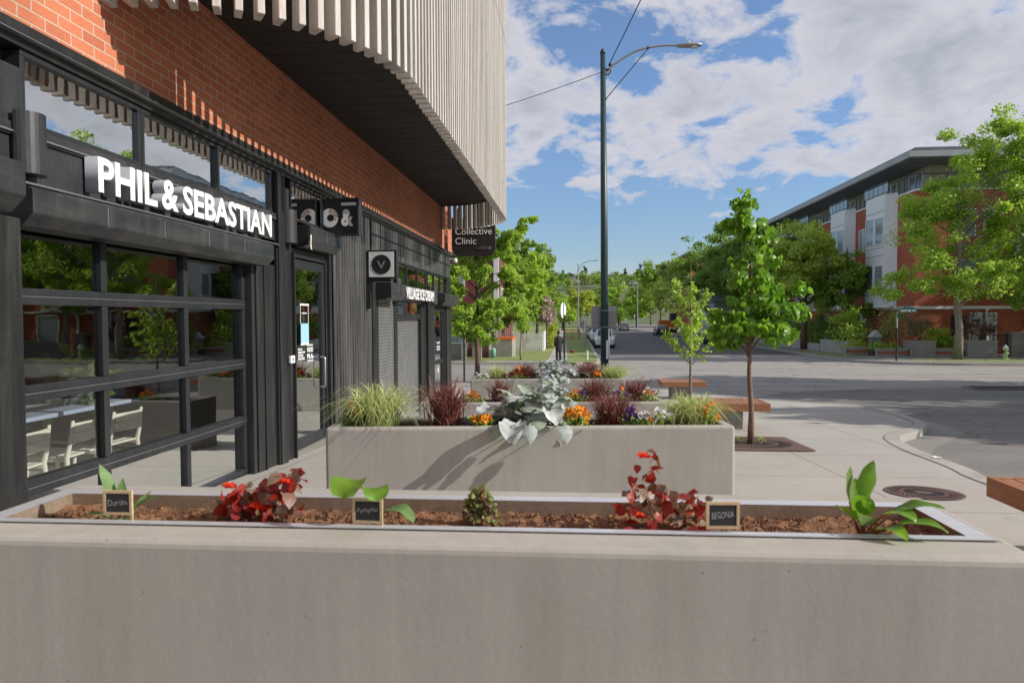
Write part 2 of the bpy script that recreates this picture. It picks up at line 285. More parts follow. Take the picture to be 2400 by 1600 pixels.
# ------------------------------------------------------------------ object helpers
def setp(o, label=None, cat=None, group=None, kind=None):
    for k, v in (('label', label), ('category', cat), ('group', group), ('kind', kind)):
        if v: o[k] = v
    return o
def empty(name, loc, label, cat, group=None, rz=0):
    o = bpy.data.objects.new(name, None); C.objects.link(o); o.location = loc; o.rotation_euler = (0, 0, rz)
    o.empty_display_size = .1
    return setp(o, label, cat, group)
def link(name, me, parent=None):
    o = bpy.data.objects.new(name, me); C.objects.link(o)
    if parent is not None: o.parent = parent
    return o
class MB:
    def __init__(s): s.v = []; s.f = []; s.m = []; s.mi = 0
    def add(s, vs, fs, mi=None):
        b = len(s.v); s.v += [tuple(p) for p in vs]
        for f in fs: s.f.append([b + i for i in f]); s.m.append(s.mi if mi is None else mi)
        return s
    def box(s, x0, x1, y0, y1, z0, z1, mi=None):
        return s.add([(x0, y0, z0), (x1, y0, z0), (x1, y1, z0), (x0, y1, z0), (x0, y0, z1), (x1, y0, z1), (x1, y1, z1), (x0, y1, z1)],
                     [(0, 3, 2, 1), (4, 5, 6, 7), (0, 1, 5, 4), (1, 2, 6, 5), (2, 3, 7, 6), (3, 0, 4, 7)], mi)
    def obox(s, c, u, v, w, mi=None):
        c, u, v, w = map(Vector, (c, u, v, w))
        P = [c + a * u + b * v + d * w for d in (-1, 1) for a, b in ((-1, -1), (1, -1), (1, 1), (-1, 1))]
        return s.add(P, [(0, 3, 2, 1), (4, 5, 6, 7), (0, 1, 5, 4), (1, 2, 6, 5), (2, 3, 7, 6), (3, 0, 4, 7)], mi)
    def prism(s, prof, axis, a, b, mi=None):
        """profile list of 2-tuples extruded from a to b along axis; x:(y,z) y:(x,z) z:(x,y)"""
        n = len(prof)
        def pt(p, t): return {'x': (t, p[0], p[1]), 'y': (p[0], t, p[1]), 'z': (p[0], p[1], t)}[axis]
        return s.add([pt(p, a) for p in prof] + [pt(p, b) for p in prof],
                     [tuple(range(n))[::-1], tuple(range(n, 2 * n))] + [(i, (i + 1) % n, n + (i + 1) % n, n + i) for i in range(n)], mi)
    def tube(s, pts, rad, n=8, mi=None, cap=True):
        pts = [Vector(p) for p in pts]; k = len(pts)
        if not isinstance(rad, (list, tuple)): rad = [rad] * k
        rings = []; ref = None
        for i, p in enumerate(pts):
            d = (pts[min(i + 1, k - 1)] - pts[max(i - 1, 0)]).normalized()
            if ref is None: ref = Vector((1, 0, 0)) if abs(d.x) < .9 else Vector((0, 1, 0))
            a = (ref - d * ref.dot(d)).normalized(); ref = a; b = d.cross(a)
            rings.append([p + (a * math.cos(t) + b * math.sin(t)) * rad[i] for t in (2 * math.pi * j / n for j in range(n))])
        vs = [q for r in rings for q in r]
        fs = [(i * n + j, i * n + (j + 1) % n, (i + 1) * n + (j + 1) % n, (i + 1) * n + j) for i in range(k - 1) for j in range(n)]
        if cap: fs += [tuple(range(n))[::-1], tuple((k - 1) * n + j for j in range(n))]
        return s.add(vs, fs, mi)
    def lathe(s, c, prof, n=16, mi=None, ax='z'):
        c = Vector(c); vs = []
        for r, h in prof:
            for j in range(n):
                t = 2 * math.pi * j / n; q = (r * math.cos(t), r * math.sin(t), h)
                if ax == 'x': q = (q[2], q[0], q[1])
                if ax == 'y': q = (q[0], q[2], q[1])
                vs.append(c + Vector(q))
        k = len(prof)
        fs = [(i * n + j, i * n + (j + 1) % n, (i + 1) * n + (j + 1) % n, (i + 1) * n + j) for i in range(k - 1) for j in range(n)]
        fs += [tuple(range(n))[::-1], tuple((k - 1) * n + j for j in range(n))]
        return s.add(vs, fs, mi)
    def grid(s, rows, mi=None):
        n = len(rows[0]); return s.add([p for r in rows for p in r],
            [(i * n + j, i * n + j + 1, (i + 1) * n + j + 1, (i + 1) * n + j) for i in range(len(rows) - 1) for j in range(n - 1)], mi)
    def build(s, name, mats, parent=None, smooth=False, bevel=0, world=True, seg=2, recalc=True):
        me = bpy.data.meshes.new(name)
        off = Vector(parent_world(parent)) if (parent is not None and world) else Vector((0, 0, 0))
        me.from_pydata([tuple(Vector(p) - off) for p in s.v], [], s.f)
        if not isinstance(mats, (list, tuple)): mats = [mats]
        for m in mats: me.materials.append(M[m] if isinstance(m, str) else m)
        me.polygons.foreach_set('material_index', s.m)
        if bevel or recalc:
            bm = bmesh.new(); bm.from_mesh(me)
            if recalc: bmesh.ops.recalc_face_normals(bm, faces=bm.faces)
            if bevel:
                es = [e for e in bm.edges if len(e.link_faces) == 2 and e.calc_face_angle(0) > .5]
                bmesh.ops.bevel(bm, geom=es, offset=bevel, segments=seg, affect='EDGES', profile=.6, clamp_overlap=True)
            bm.to_mesh(me); bm.free()
        if smooth: me.polygons.foreach_set('use_smooth', [True] * len(me.polygons))
        me.update(); return link(name, me, parent)
def build_each(mb, name, mats, parent, **kw):
    """every box of the builder becomes a part of its own"""
    for k in range(0, len(mb.v), 8):
        q = MB(); q.v = mb.v[k:k + 8]; f0 = k // 8 * 6
        q.f = [[i - k for i in f] for f in mb.f[f0:f0 + 6]]; q.m = mb.m[f0:f0 + 6]; q.build(name, mats, parent, **kw)
def parent_world(p):
    v = Vector((0, 0, 0))
    while p is not None: v = v + p.location; p = p.parent
    return v
def struct(mb, name, mats, kind='structure', **kw):
    o = mb.build(name, mats, None, **kw); o['kind'] = kind; return o
def copy_tree(o, parent=None):
    c = o.copy(); C.objects.link(c); c.parent = parent
    for ch in list(o.children): copy_tree(ch, c)
    return c
def text(name, s, mat, parent, org, u, v, w=None, h=.2, depth=.01, bold=0., stretch=None, lines=1):
    """flat lettering: org = lower-left corner, u = reading direction, v = up; both unit vectors"""
    cu = bpy.data.curves.new(name, 'FONT'); cu.body = s; cu.size = 1; cu.offset = bold; cu.extrude = .5
    cu.resolution_u = 3; cu.space_line = .8
    o = bpy.data.objects.new(name, cu); C.objects.link(o)
    dg = bpy.context.evaluated_depsgraph_get(); dg.update()
    me = bpy.data.meshes.new_from_object(o.evaluated_get(dg)); bpy.data.objects.remove(o); bpy.data.curves.remove(cu)
    n = len(me.vertices); co = np.empty(n * 3, 'f'); me.vertices.foreach_get('co', co); co = co.reshape(-1, 3)
    mn, mx = co.min(0), co.max(0)
    sy = h / (mx[1] - mn[1]); sx = (w / (mx[0] - mn[0])) if w else sy
    u = np.array(u, float); v = np.array(v, float); nn = np.cross(u, v)
    base = parent_world(parent) if parent is not None else Vector((0, 0, 0))
    P = np.array(org, float) - np.array(base) + np.outer((co[:, 0] - mn[0]) * sx, u) + np.outer((co[:, 1] - mn[1]) * sy, v) + np.outer((co[:, 2] + .5) * depth, nn)
    me.vertices.foreach_set('co', P.astype('f').ravel()); me.name = name
    me.materials.clear()
    mats = mat if isinstance(mat, (list, tuple)) else [mat]
    for m in mats: me.materials.append(M[m])
    me.update()
    mi = [0] * len(me.polygons)
    if len(mats) > 1:
        nv = Vector(nn)
        mi = [0 if abs(p.normal.dot(nv)) > .9 else 1 for p in me.polygons]
    me.polygons.foreach_set('material_index', mi)
    return link(name, me, parent)

# ---- fast leaf meshes
TPL = {
 'rh': ([(0, 0, 0), (.42, .34, .04), (1, 0, -.08), (.42, -.34, .04)], [(0, 3, 2, 1)]),
 'lf': ([(0, 0, 0), (.25, 0, -.02), (.62, 0, -.03), (1, 0, -.22), (.22, .30, .08), (.58, .33, .05), (.22, -.30, .08), (.58, -.33, .05)],
        [(0, 1, 4), (1, 2, 5), (1, 5, 4), (2, 3, 5), (0, 6, 1), (1, 7, 2), (1, 6, 7), (2, 7, 3)]),
 'wide': ([(0, 0, 0), (.2, 0, -.03), (.6, 0, -.02), (1, 0, -.3), (.12, .38, .06), (.55, .42, .02), (.12, -.38, .06), (.55, -.42, .02)],
        [(0, 1, 4), (1, 2, 5), (1, 5, 4), (2, 3, 5), (0, 6, 1), (1, 7, 2), (1, 6, 7), (2, 7, 3)]),
}
def fastmesh(name, V, F, mats, parent, mi=None, smooth=False):
    me = bpy.data.meshes.new(name); k = F.shape[1]
    me.vertices.add(len(V)); me.vertices.foreach_set('co', np.ascontiguousarray(V, 'f').ravel())
    me.loops.add(F.size); me.loops.foreach_set('vertex_index', np.ascontiguousarray(F, 'i').ravel())
    me.polygons.add(len(F)); me.polygons.foreach_set('loop_start', np.arange(len(F), dtype='i') * k)
    for m in (mats if isinstance(mats, (list, tuple)) else [mats]): me.materials.append(M[m])
    if mi is not None: me.polygons.foreach_set('material_index', mi)
    if smooth: me.polygons.foreach_set('use_smooth', np.ones(len(F), bool))
    me.update(calc_edges=True); return link(name, me, parent)
def nrm(a): return a / np.maximum(np.linalg.norm(a, axis=1, keepdims=True), 1e-9)
def leaves(name, P, D, Nn, S, mats, parent, tpl='rh', mi=None):
    T, F = TPL[tpl]; T = np.array(T); F = np.array(F)
    D = nrm(D); B = nrm(np.cross(Nn, D)); Nn = np.cross(D, B)
    S = np.asarray(S).reshape(-1, 1, 1)
    V = P[:, None, :] + S * (T[None, :, 0:1] * D[:, None] + T[None, :, 1:2] * B[:, None] + T[None, :, 2:3] * Nn[:, None])
    n, k = len(P), len(T)
    FF = (F[None] + (np.arange(n) * k)[:, None, None]).reshape(-1, F.shape[1])
    return fastmesh(name, V.reshape(-1, 3), FF, mats, parent, None if mi is None else np.repeat(mi, len(F)))

def tree(name, loc, H, blobs, n, size, lmat, label, group=None, trunk=.15, bark='bark', seed=0, clumps=60, sig=.16, tpl='rh',
         bare=None, cat='tree', limbs=14, droop=0., lean=(0, 0), hang=0.):
    """blobs: (cx,cy,cz,rx,ry,rz) relative to base; leaves gather in clumps inside them"""
    r = np.random.RandomState(seed); rr = random.Random(seed)
    root = empty(name, loc, label, cat, group)
    vol = np.array([b[3] * b[4] * b[5] for b in blobs]) ** .62; vol /= vol.sum()
    pick = r.choice(len(blobs), clumps, p=vol); B = np.array(blobs)[pick]
    d = nrm(r.normal(size=(clumps, 3))); rad = r.uniform(.25, 1, clumps) ** .6
    cc = B[:, :3] + d * rad[:, None] * B[:, 3:]
    bz = bare if bare is not None else min(b[2] - b[5] for b in blobs)
    # trunk and limbs
    mb = MB(); k = 7; top = H * .9
    pts = [(lean[0] * t + rr.uniform(-1, 1) * trunk * .5 * (0 < t < 1), lean[1] * t + rr.uniform(-1, 1) * trunk * .5 * (0 < t < 1), top * t - (.1 if t == 0 else 0)) for t in [i / k for i in range(k + 1)]]
    mb.tube(pts, [trunk * (1.25 if i == 0 else 1) * (1 - .88 * i / k) for i in range(k + 1)], 9)
    for i in range(min(limbs, clumps)):
        c = Vector(cc[i]); zt = max(bz * .9, min(c.z - abs(c.x) * .6 - .1, top * .85)); t = max(0, min(1, zt / top))
        s = Vector((lean[0] * t, lean[1] * t, zt)); mid = s.lerp(c, .5) + Vector((0, 0, .12 * (c - s).length - droop * .2))
        r0 = trunk * (1 - .88 * t) * .55
        mb.tube([s, s.lerp(mid, .55) + Vector((0, 0, .03)), mid, mid.lerp(c, .6), c], [r0, r0 * .8, r0 * .6, r0 * .4, r0 * .15], 5, cap=False)
    mb.build('trunk', bark, root, smooth=True, world=False, recalc=False)
    # leaves
    per = r.multinomial(n, r.dirichlet(np.ones(clumps) * 3))
    idx = np.repeat(np.arange(clumps), per)
    scl = np.array(blobs)[:, 3:].mean() * sig
    off = nrm(r.normal(size=(n, 3))) * (r.uniform(0, 1, (n, 1)) ** .45) * scl * r.uniform(.7, 1.7, (clumps, 1))[idx] * 1.6
    off[:, 2] *= .62
    P = cc[idx] + off
    P = P[:, :] if bare is None else P[P[:, 2] > bare * .92]
    m = len(P)
    out = nrm(P - np.array([0, 0, H * .55])); Nn = nrm(out * .5 + r.normal(size=(m, 3)) * .7 + np.array([0, 0, .6]))
    D = r.normal(size=(m, 3)); D[:, 2] -= .4 + hang * 2.2
    leaves('crown', P, D, Nn, size * r.uniform(.6, 1.25, m), lmat, root, tpl)
    return root

# ------------------------------------------------------------------ CAMERA
F_PX, EYE = 1600., 1.4
yaw = math.atan(140 / F_PX); pitch = math.atan(57 / math.hypot(F_PX, 140))
cam = bpy.data.cameras.new('camera'); co = bpy.data.objects.new('camera', cam); C.objects.link(co)
cam.sensor_width = 36; cam.lens = 36 * F_PX / 2400; cam.clip_start = .05; cam.clip_end = 4000
co.location = (0, 0, EYE)
Fv = Vector((-math.sin(yaw) * math.cos(pitch), math.cos(yaw) * math.cos(pitch), -math.sin(pitch)))
Rv = Fv.cross(Vector((0, 0, 1))).normalized(); Uv = Rv.cross(Fv)
ro = .004; X2 = Rv * math.cos(ro) - Uv * math.sin(ro); Y2 = Rv * math.sin(ro) + Uv * math.cos(ro)
co.matrix_world = Matrix(((X2.x, Y2.x, -Fv.x, 0), (X2.y, Y2.y, -Fv.y, 0), (X2.z, Y2.z, -Fv.z, EYE), (0, 0, 0, 1)))
cam.dof.use_dof = True; cam.dof.focus_distance = 9.; cam.dof.aperture_fstop = 4.5
bpy.context.scene.camera = co

# ------------------------------------------------------------------ LIGHT + SKY
SUN = Vector((1, -.14, .58)).normalized()
sl = bpy.data.lights.new('sun', 'SUN'); sl.energy = 5.0; sl.angle = R(.5); sl.color = (1, .945, .86)
so = bpy.data.objects.new('sun', sl); C.objects.link(so); so.rotation_euler = (-SUN).to_track_quat('-Z', 'Y').to_euler(); so.location = (30, -5, 30)
W = bpy.data.worlds.new('World'); bpy.context.scene.world = W; W.use_nodes = True; nt = W.node_tree; nt.nodes.clear()
wo = nt.nodes.new('ShaderNodeOutputWorld')
sky = nt.nodes.new('ShaderNodeTexSky'); sky.sky_type = 'NISHITA'; sky.sun_disc = False
sky.sun_elevation = math.asin(SUN.z); sky.sun_rotation = math.atan2(SUN.x, SUN.y); sky.altitude = 1000; sky.air_density = 1.25; sky.dust_density = .6; sky.ozone_density = 1.6
bg = nt.nodes.new('ShaderNodeBackground'); bg.inputs[1].default_value = .15
tc = N(nt, 'ShaderNodeTexCoord').outputs['Generated']
sp = N(nt, 'ShaderNodeSeparateXYZ'); L(nt, tc, sp.inputs[0])
zz = mathn(nt, 'MAXIMUM', sp.outputs['Z'], 0.)
L(nt, mixc(nt, 1., sky.outputs[0], ramp(nt, zz, [(0., (.66, .66, .82)), (.09, (.58, .66, .82)), (.30, (.72, .82, 1.)), (.8, (1., 1., 1.))]), 'MULTIPLY'), bg.inputs[0])
den = mathn(nt, 'ADD', zz, .30)
cbn = N(nt, 'ShaderNodeCombineXYZ')
L(nt, mathn(nt, 'DIVIDE', sp.outputs['X'], den), cbn.inputs[0]); L(nt, mathn(nt, 'DIVIDE', sp.outputs['Y'], den), cbn.inputs[1])
cbn.inputs[2].default_value = 3.7
n1 = noise_tex(nt, cbn.outputs[0], 4.6, 14, .60, .3)
n2 = noise_tex(nt, cbn.outputs[0], 1.1, 3, .5)
# more cloud high up and towards the right (+X), clear low on the left
el = N(nt, 'ShaderNodeMapRange'); el.interpolation_type = 'SMOOTHSTEP'; L(nt, zz, el.inputs[0]); el.inputs[1].default_value = .08; el.inputs[2].default_value = .22
el.inputs[3].default_value = -.26; el.inputs[4].default_value = .022
rt = N(nt, 'ShaderNodeMapRange'); L(nt, sp.outputs['X'], rt.inputs[0]); rt.inputs[1].default_value = 0.; rt.inputs[2].default_value = .6; rt.inputs[3].default_value = 0.; rt.inputs[4].default_value = .085
cov = mathn(nt, 'ADD', mathn(nt, 'ADD', n1, mathn(nt, 'MULTIPLY_ADD', n2, .26, -.13)), mathn(nt, 'ADD', el.outputs[0], rt.outputs[0]))
msk = ramp(nt, cov, [(.475, 0.), (.515, .55), (.565, .95), (.64, 1.)])
n3 = noise_tex(nt, cbn.outputs[0], 5.5, 7, .55)
shade = mathn(nt, 'ADD', mathn(nt, 'MULTIPLY', cov, 1.0), mathn(nt, 'MULTIPLY', n3, .35))
ccol = ramp(nt, shade, [(.60, (.62, .62, .68)), (.74, (.60, .60, .66)), (.86, (.50, .52, .59)), (1.04, (.37, .40, .48))])
bgc = nt.nodes.new('ShaderNodeBackground'); bgc.inputs[1].default_value = 1.06; L(nt, ccol, bgc.inputs[0])
mxs = nt.nodes.new('ShaderNodeMixShader'); L(nt, msk, mxs.inputs[0]); L(nt, bg.outputs[0], mxs.inputs[1]); L(nt, bgc.outputs[0], mxs.inputs[2]); L(nt, mxs.outputs[0], wo.inputs[0])
sc = bpy.context.scene; sc.view_settings.view_transform = 'Standard'; sc.view_settings.look = 'None'; sc.view_settings.exposure = 0
sc.render.engine = 'CYCLES'; sc.cycles.max_bounces = 7; sc.cycles.transparent_max_bounces = 12; sc.cycles.use_denoising = True
sc.cycles.caustics_reflective = False; sc.cycles.caustics_refractive = False

# ------------------------------------------------------------------ GROUND
def drape(poly, off, name, mat, skirt=0., kind='structure', step=None, smooth=True):
    bm = bmesh.new(); vs = [bm.verts.new((x, y, 0)) for x, y in poly]; bm.faces.new(vs)
    if bm.faces[:]: bmesh.ops.recalc_face_normals(bm, faces=bm.faces)
    y0 = min(p[1] for p in poly); y1 = max(p[1] for p in poly)
    ys = []; y = y0
    while y < y1:
        y += .8 if y < 20 else (1.6 if y < 60 else 6)
        ys.append(y)
    for y in ys:
        bmesh.ops.bisect_plane(bm, geom=bm.verts[:] + bm.edges[:] + bm.faces[:], plane_co=(0, y, 0), plane_no=(0, 1, 0))
    for v in bm.verts: v.co.z = gz(v.co.y) + off
    for f in bm.faces:
        if f.normal.z < 0: f.normal_flip()
    if skirt:
        be = [e for e in bm.edges if len(e.link_faces) == 1]
        r = bmesh.ops.extrude_edge_only(bm, edges=be)
        for v in [g for g in r['geom'] if isinstance(g, bmesh.types.BMVert)]: v.co.z -= skirt
    me = bpy.data.meshes.new(name); bm.to_mesh(me); bm.free(); me.materials.append(M[mat])
    o = link(name, me); o['kind'] = kind; return o
def ribbon(line, w0, w1, off, name, mat, skirt=0., closed=False):
    """strip along a polyline between lateral offsets w0 and w1 (to the right of travel)"""
    pts = [Vector((x, y, 0)) for x, y in line]; A = []; B = []
    for i, p in enumerate(pts):
        d = (pts[min(i + 1, len(pts) - 1)] - pts[max(i - 1, 0)]).normalized(); n = Vector((d.y, -d.x, 0))
        a = p + n * w0; b = p + n * w1; A.append((a.x, a.y, gz(a.y) + off)); B.append((b.x, b.y, gz(b.y) + off))
    mb = MB(); rows = [A, B]
    if skirt: rows.append([(q[0], q[1], q[2] - skirt) for q in B])
    mb.grid(rows); o = mb.build(name, mat, smooth=False); o['kind'] = 'structure'; return o
def spline(pts, n=6):
    out = []; k = len(pts)
    for i in range(k - 1):
        p0, p1, p2, p3 = (Vector(pts[max(i - 1, 0)]), Vector(pts[i]), Vector(pts[i + 1]), Vector(pts[min(i + 2, k - 1)]))
        for j in range(n):
            t = j / n
            out.append(tuple(.5 * ((2 * p1) + (p2 - p0) * t + (2 * p0 - 5 * p1 + 4 * p2 - p3) * t * t + (3 * p1 - p0 - 3 * p2 + p3) * t ** 3)))
    out.append(tuple(pts[-1])); return out
# base terrain with the far hill
def hill(x, y):
    if y < 260: return 0
    t = min(1, (y - 260) / 420.); s = t * t * (3 - 2 * t)
    return s * (34 + 7 * mnoise.noise(Vector((x * .006, y * .004, 1)))) * (1 if y < 900 else 1)
xs = [-900, -600, -400, -250, -150, -90, -60, -30, 0, 30, 60, 90, 150, 250, 400, 600, 900]
xs = sorted(set(xs + [i * 25 for i in range(-12, 16)]))
ys = [-120, -60, -20, 0, 2, 5, 8, 12, 16, 20, 25, 30, 36, 42, 50, 60, 75, 100, 130, 170, 220, 260, 300, 340, 380, 420, 460, 500, 550, 600, 650, 700, 800, 1000, 1500, 2500]
mb = MB(); mb.grid([[(x, y, gz(y) - .3 + hill(x, y)) for x in xs] for y in ys]); struct(mb, 'ground', 'earth', smooth=True)
drape([(-90, -60), (110, -60), (110, 40), (110, 255), (-90, 255)], -.13, 'road', 'road')
drape([(1.2, 49), (19, 52), (19.5, 120), (17, 180), (15, 250), (1.6, 250), (1.6, 120)], -.126, 'asphalt_road', 'asph')
edge = spline([(4.3, -40), (4.3, -10), (4.3, 2), (4.28, 6.8), (4.45, 8.1), (4.62, 9.65), (4.98, 10.85), (5.85, 11.95), (6.35, 12.9), (6.62, 14.6), (6.44, 16.3), (5.6, 17.2), (4.6, 18.1), (3.9, 19.6), (3.4, 21.5), (2.2, 22.9), (0, 23.4), (-8, 23.5), (-30, 23.5), (-90, 23.5)], 6)
drape(edge + [(-90, -40)], 0, 'sidewalk', 'pave', skirt=.14)
ribbon(edge, -.19, .012, .006, 'kerb', 'kerb', skirt=.15)
ribbon(edge, -.199, -.193, .0085, 'kerb_joint', 'soil2')
gut = spline([(4.75, -40), (4.75, 2), (4.75, 6.8), (4.85, 9.4), (5.35, 10.5), (6.1, 11.5), (6.85, 12.6), (7.1, 14.6), (6.95, 16.6), (6.1, 17.7), (5.05, 18.7), (4.5, 20), (3.95, 21.9), (2.5, 23.4), (0, 23.95), (-30, 24), (-90, 24)], 6)
drape([p for p in gut if p[1] < 19.5] + [(6.5, 21.5), (10, 23.5), (14.4, 24.2), (24, 24.5), (24, -40)], -.127, 'asphalt_shade_patch', 'asphn')  # darker near asphalt, stretched so its tone also paints the shade band
drape(gut + [(-90, 22), (-30, 22), (0, 22), (3, 20), (4, 15), (4, -40)], -.122, 'gutter', 'gutter')
# far left block
ln = spline([(-90, 38.7), (-8, 38.7), (-1.5, 38.7), (.6, 39.3), (1.5, 41), (1.75, 60), (2.1, 99), (2.2, 180), (2.2, 252)], 4)
drape(ln + [(-90, 252)], 0, 'grass', 'grass', skirt=.14, kind='stuff')
ribbon(ln[::1], -.02, .17, .004, 'kerb', 'kerb', skirt=.13)
drape([(-1.45, 39.1), (-.25, 39.1), (-.4, 60), (-1.0, 100), (-1.8, 180), (-3, 180), (-2.2, 100), (-1.55, 60)], .006, 'footpath', 'pave')
drape([(-60, 38.95), (-1.45, 38.95), (-1.45, 40.4), (-60, 40.4)], .006, 'footpath', 'kerb')
drape([(-60, 30), (-4.2, 24.5), (-1, 24.2), (-1, 27), (-6, 38), (-60, 38)], -.12, 'dirt_patch', 'gutter')
# far right block
rn = spline([(110, 38.4), (40, 38.4), (24, 38.5), (20, 38.9), (17.6, 40.4), (16.3, 44), (16.9, 52), (17.35, 65), (17.6, 90), (17.0, 120), (14.2, 150), (12.0, 200), (11, 252)], 5)
drape(rn + [(110, 252)], 0, 'sidewalk', 'gutter', skirt=.14)
ribbon(rn[::-1], -.17, .012, .008, 'kerb', 'kerb', skirt=.13)
drape([(19.6, 42.6), (20.5, 41.1), (24, 40.2), (110, 40.0), (110, 43.4), (24, 43.4), (21, 43.2)], .006, 'grass', 'grass', kind='stuff')
drape([(18, 62), (19.1, 62), (19.1, 130), (17.2, 130), (17.9, 90)], .006, 'grass', 'grass', kind='stuff')
drape([(17.3, 49), (18.2, 46), (19.2, 46.4), (19.1, 57), (17.9, 57)], .006, 'grass', 'grass', kind='stuff')
# near right block
rr_ = spline([(14.2, -40), (14.2, 10), (14.2, 19), (14.6, 21.6), (16.2, 23.0), (20, 23.2), (110, 23.2)], 4)
drape(rr_ + [(110, -40)], 0, 'sidewalk', 'pave', skirt=.14)
ribbon(rr_[::-1], -.19, .012, .006, 'kerb', 'kerb', skirt=.15)
drape([(15.0, -40), (17.4, -40), (17.4, 19.5), (15.0, 19.5)], .006, 'grass', 'grass', kind='stuff')

# ================================================================== SHOP BUILDING (facade plane x = -3.4)
FX = -3.4
bld = empty('shop_building', (FX, 8, gz(8)), 'brick and black metal shop building with a curved timber slat overhang above its glass doors', 'building')
def P(mb, name, mats, parent=None, **kw): return mb.build(name, mats, parent or bld, **kw)
# brick upper wall, with far return
mb = MB(); mb.box(-15, FX, -8, 19.0, 3.20, 12)
P(mb, 'brick_wall', 'brick')
mb = MB(); mb.box(FX - .3, FX + .075, -8, 19.05, 3.135, 3.20); mb.box(FX - .3, FX + .022, -8, 19.03, 3.075, 3.133)
build_each(mb, 'coping', 'black', bld, bevel=.006)
mb = MB(); mb.box(FX + .024, FX + .078, -8, 19.06, 3.128, 3.133); P(mb, 'coping_edge', 'steel')
# lower dark body: back walls, far end wall
mb = MB(); mb.box(-15, -14.8, -8, 19, -2, 3.05); mb.box(-15, FX - .25, 18.8, 19.0, -2, 2.949); mb.box(-15, FX, -8, -7.8, -2, 2.95)
build_each(mb, 'rear_wall', 'black2', bld)
# interior
mb = MB()
mb.box(-9.2, -9.0, -.5, 10.2, -.6, 3.0); mb.box(-9, FX - .3, 10.0, 10.2, -.6, 3.0); mb.box(-9, FX - .3, -.5, -.3, -.6, 3.0); mb.box(-9, FX - .13, -.3, 10, 3.02, 3.07)
build_each(mb, 'interior_wall', 'interior', bld)
mb = MB(); mb.box(-9, FX - .02, -.3, 10, -.5, -.27); P(mb, 'interior_floor', 'intfloor')
mb = MB()
for i in range(14): mb.box(-8.99, -8.90, .4 + i * .62, .85 + i * .62, .9, 2.3, 0)
build_each(mb, 'back_shelf', 'lwood', bld)
mb = MB(); mb.box(-8.9, -8.3, 4.2, 9.2, -.27, .75); P(mb, 'counter', 'bench')
# piers
mb = MB()
mb.box(FX - .3, FX + .19, 2.6, 3.75, -1, 1.99)           # pier left of the garage door
mb.box(FX - .3, FX + .0, 7.28, 8.08, -1.2, 2.3)          # between garage door and entrance
mb.box(FX - .3, FX + .05, 7.62, 7.80, -1.2, 3.07); mb.box(FX - .28, FX + .02, 7.10, 7.26, -1.2, 2.0)
mb.box(FX - .3, FX + .0, 9.40, 9.55, -1.2, 3.07)
mb.box(FX - .3, FX + .02, 11.42, 11.62, -1.3, 2.0); mb.box(FX - .3, FX + .02, 15.95, 16.25, -1.4, 2.0)
mb.box(FX - .3, FX + .0, 16.25, 16.75, -1.4, 2.0); mb.box(FX - .3, FX + .02, 18.35, 19.0, -1.5, 2.46)
mb.box(FX - .3, FX + .0, -8, -.2, -1, 3.07)
build_each(mb, 'pier', 'black', bld, bevel=.008)
mb = MB()
for y, z0 in ((3.74, -.3), (7.04, -.3)): mb.box(FX - .14, FX + .01, y - .035, y + .035, z0, 2.02)
for y in (7.275, 7.60, 8.10): mb.box(FX - .05, FX + .035, y - .012, y + .012, -1, 2.2)
build_each(mb, 'jamb', 'frame', bld, bevel=.004)
# spandrel band that carries the letters
mb = MB(); mb.box(FX - .25, FX + .0, 2.6, 7.62, 2.0, 2.56); mb.box(FX - .25, FX + .02, 3.72, 7.62, 2.52, 2.60)
P(mb, 'spandrel_band', 'black2', bevel=.006)
mb = MB(); mb.box(FX - .01, FX + .035, 3.72, 7.6, 2.535, 2.545); mb.box(FX - .01, FX + .06, 3.75, 7.6, 2.235, 2.247); build_each(mb, 'drip_edge', 'steel', bld)
# clerestory windows
def window(y0, y1, z0, z1, n, parent=bld, fr=.036, x=FX, name='window', glass='glassd'):
    mb = MB(); w = (y1 - y0) / n
    mb.box(x - .12, x + .0, y0, y1, z0, z0 + fr); mb.box(x - .12, x + .0, y0, y1, z1 - fr, z1)
    for i in range(n + 1):
        yy = y0 + i * w; a, b = (yy, yy + fr) if i == 0 else ((yy - fr, yy) if i == n else (yy - fr / 2, yy + fr / 2))
        mb.box(x - .119, x - .002, a, b, z0 + fr, z1 - fr)
    o = P(mb, name, 'frame', parent, bevel=.004)
    mb = MB(); mb.add([(x - .03, y0, z0), (x - .03, y1, z0), (x - .03, y1, z1), (x - .03, y0, z1)], [(0, 1, 2, 3)])
    P(mb, 'pane', glass, o); return o
for y0, y1 in ((4.0, 5.2), (5.2, 6.37), (6.37, 7.58)): window(y0 + .004, y1 - .004, 2.602, 3.072, 1)
window(8.08, 9.32, 2.602, 3.072, 1)
window(2.75, 3.7, 2.602, 3.072, 1); window(-.2, 2.7, 2.3, 3.072, 2)
mb = MB(); mb.box(FX - .1, FX - .0, 3.70, 4.0, 2.6, 2.95); mb.box(FX - .1, FX - .0, 7.83, 8.06, 2.3, 2.95); build_each(mb, 'infill_panel', 'black2', bld)
window(13.0, 15.9, 2.03, 2.47, 3); window(16.0, 18.34, 2.03, 2.47, 3)
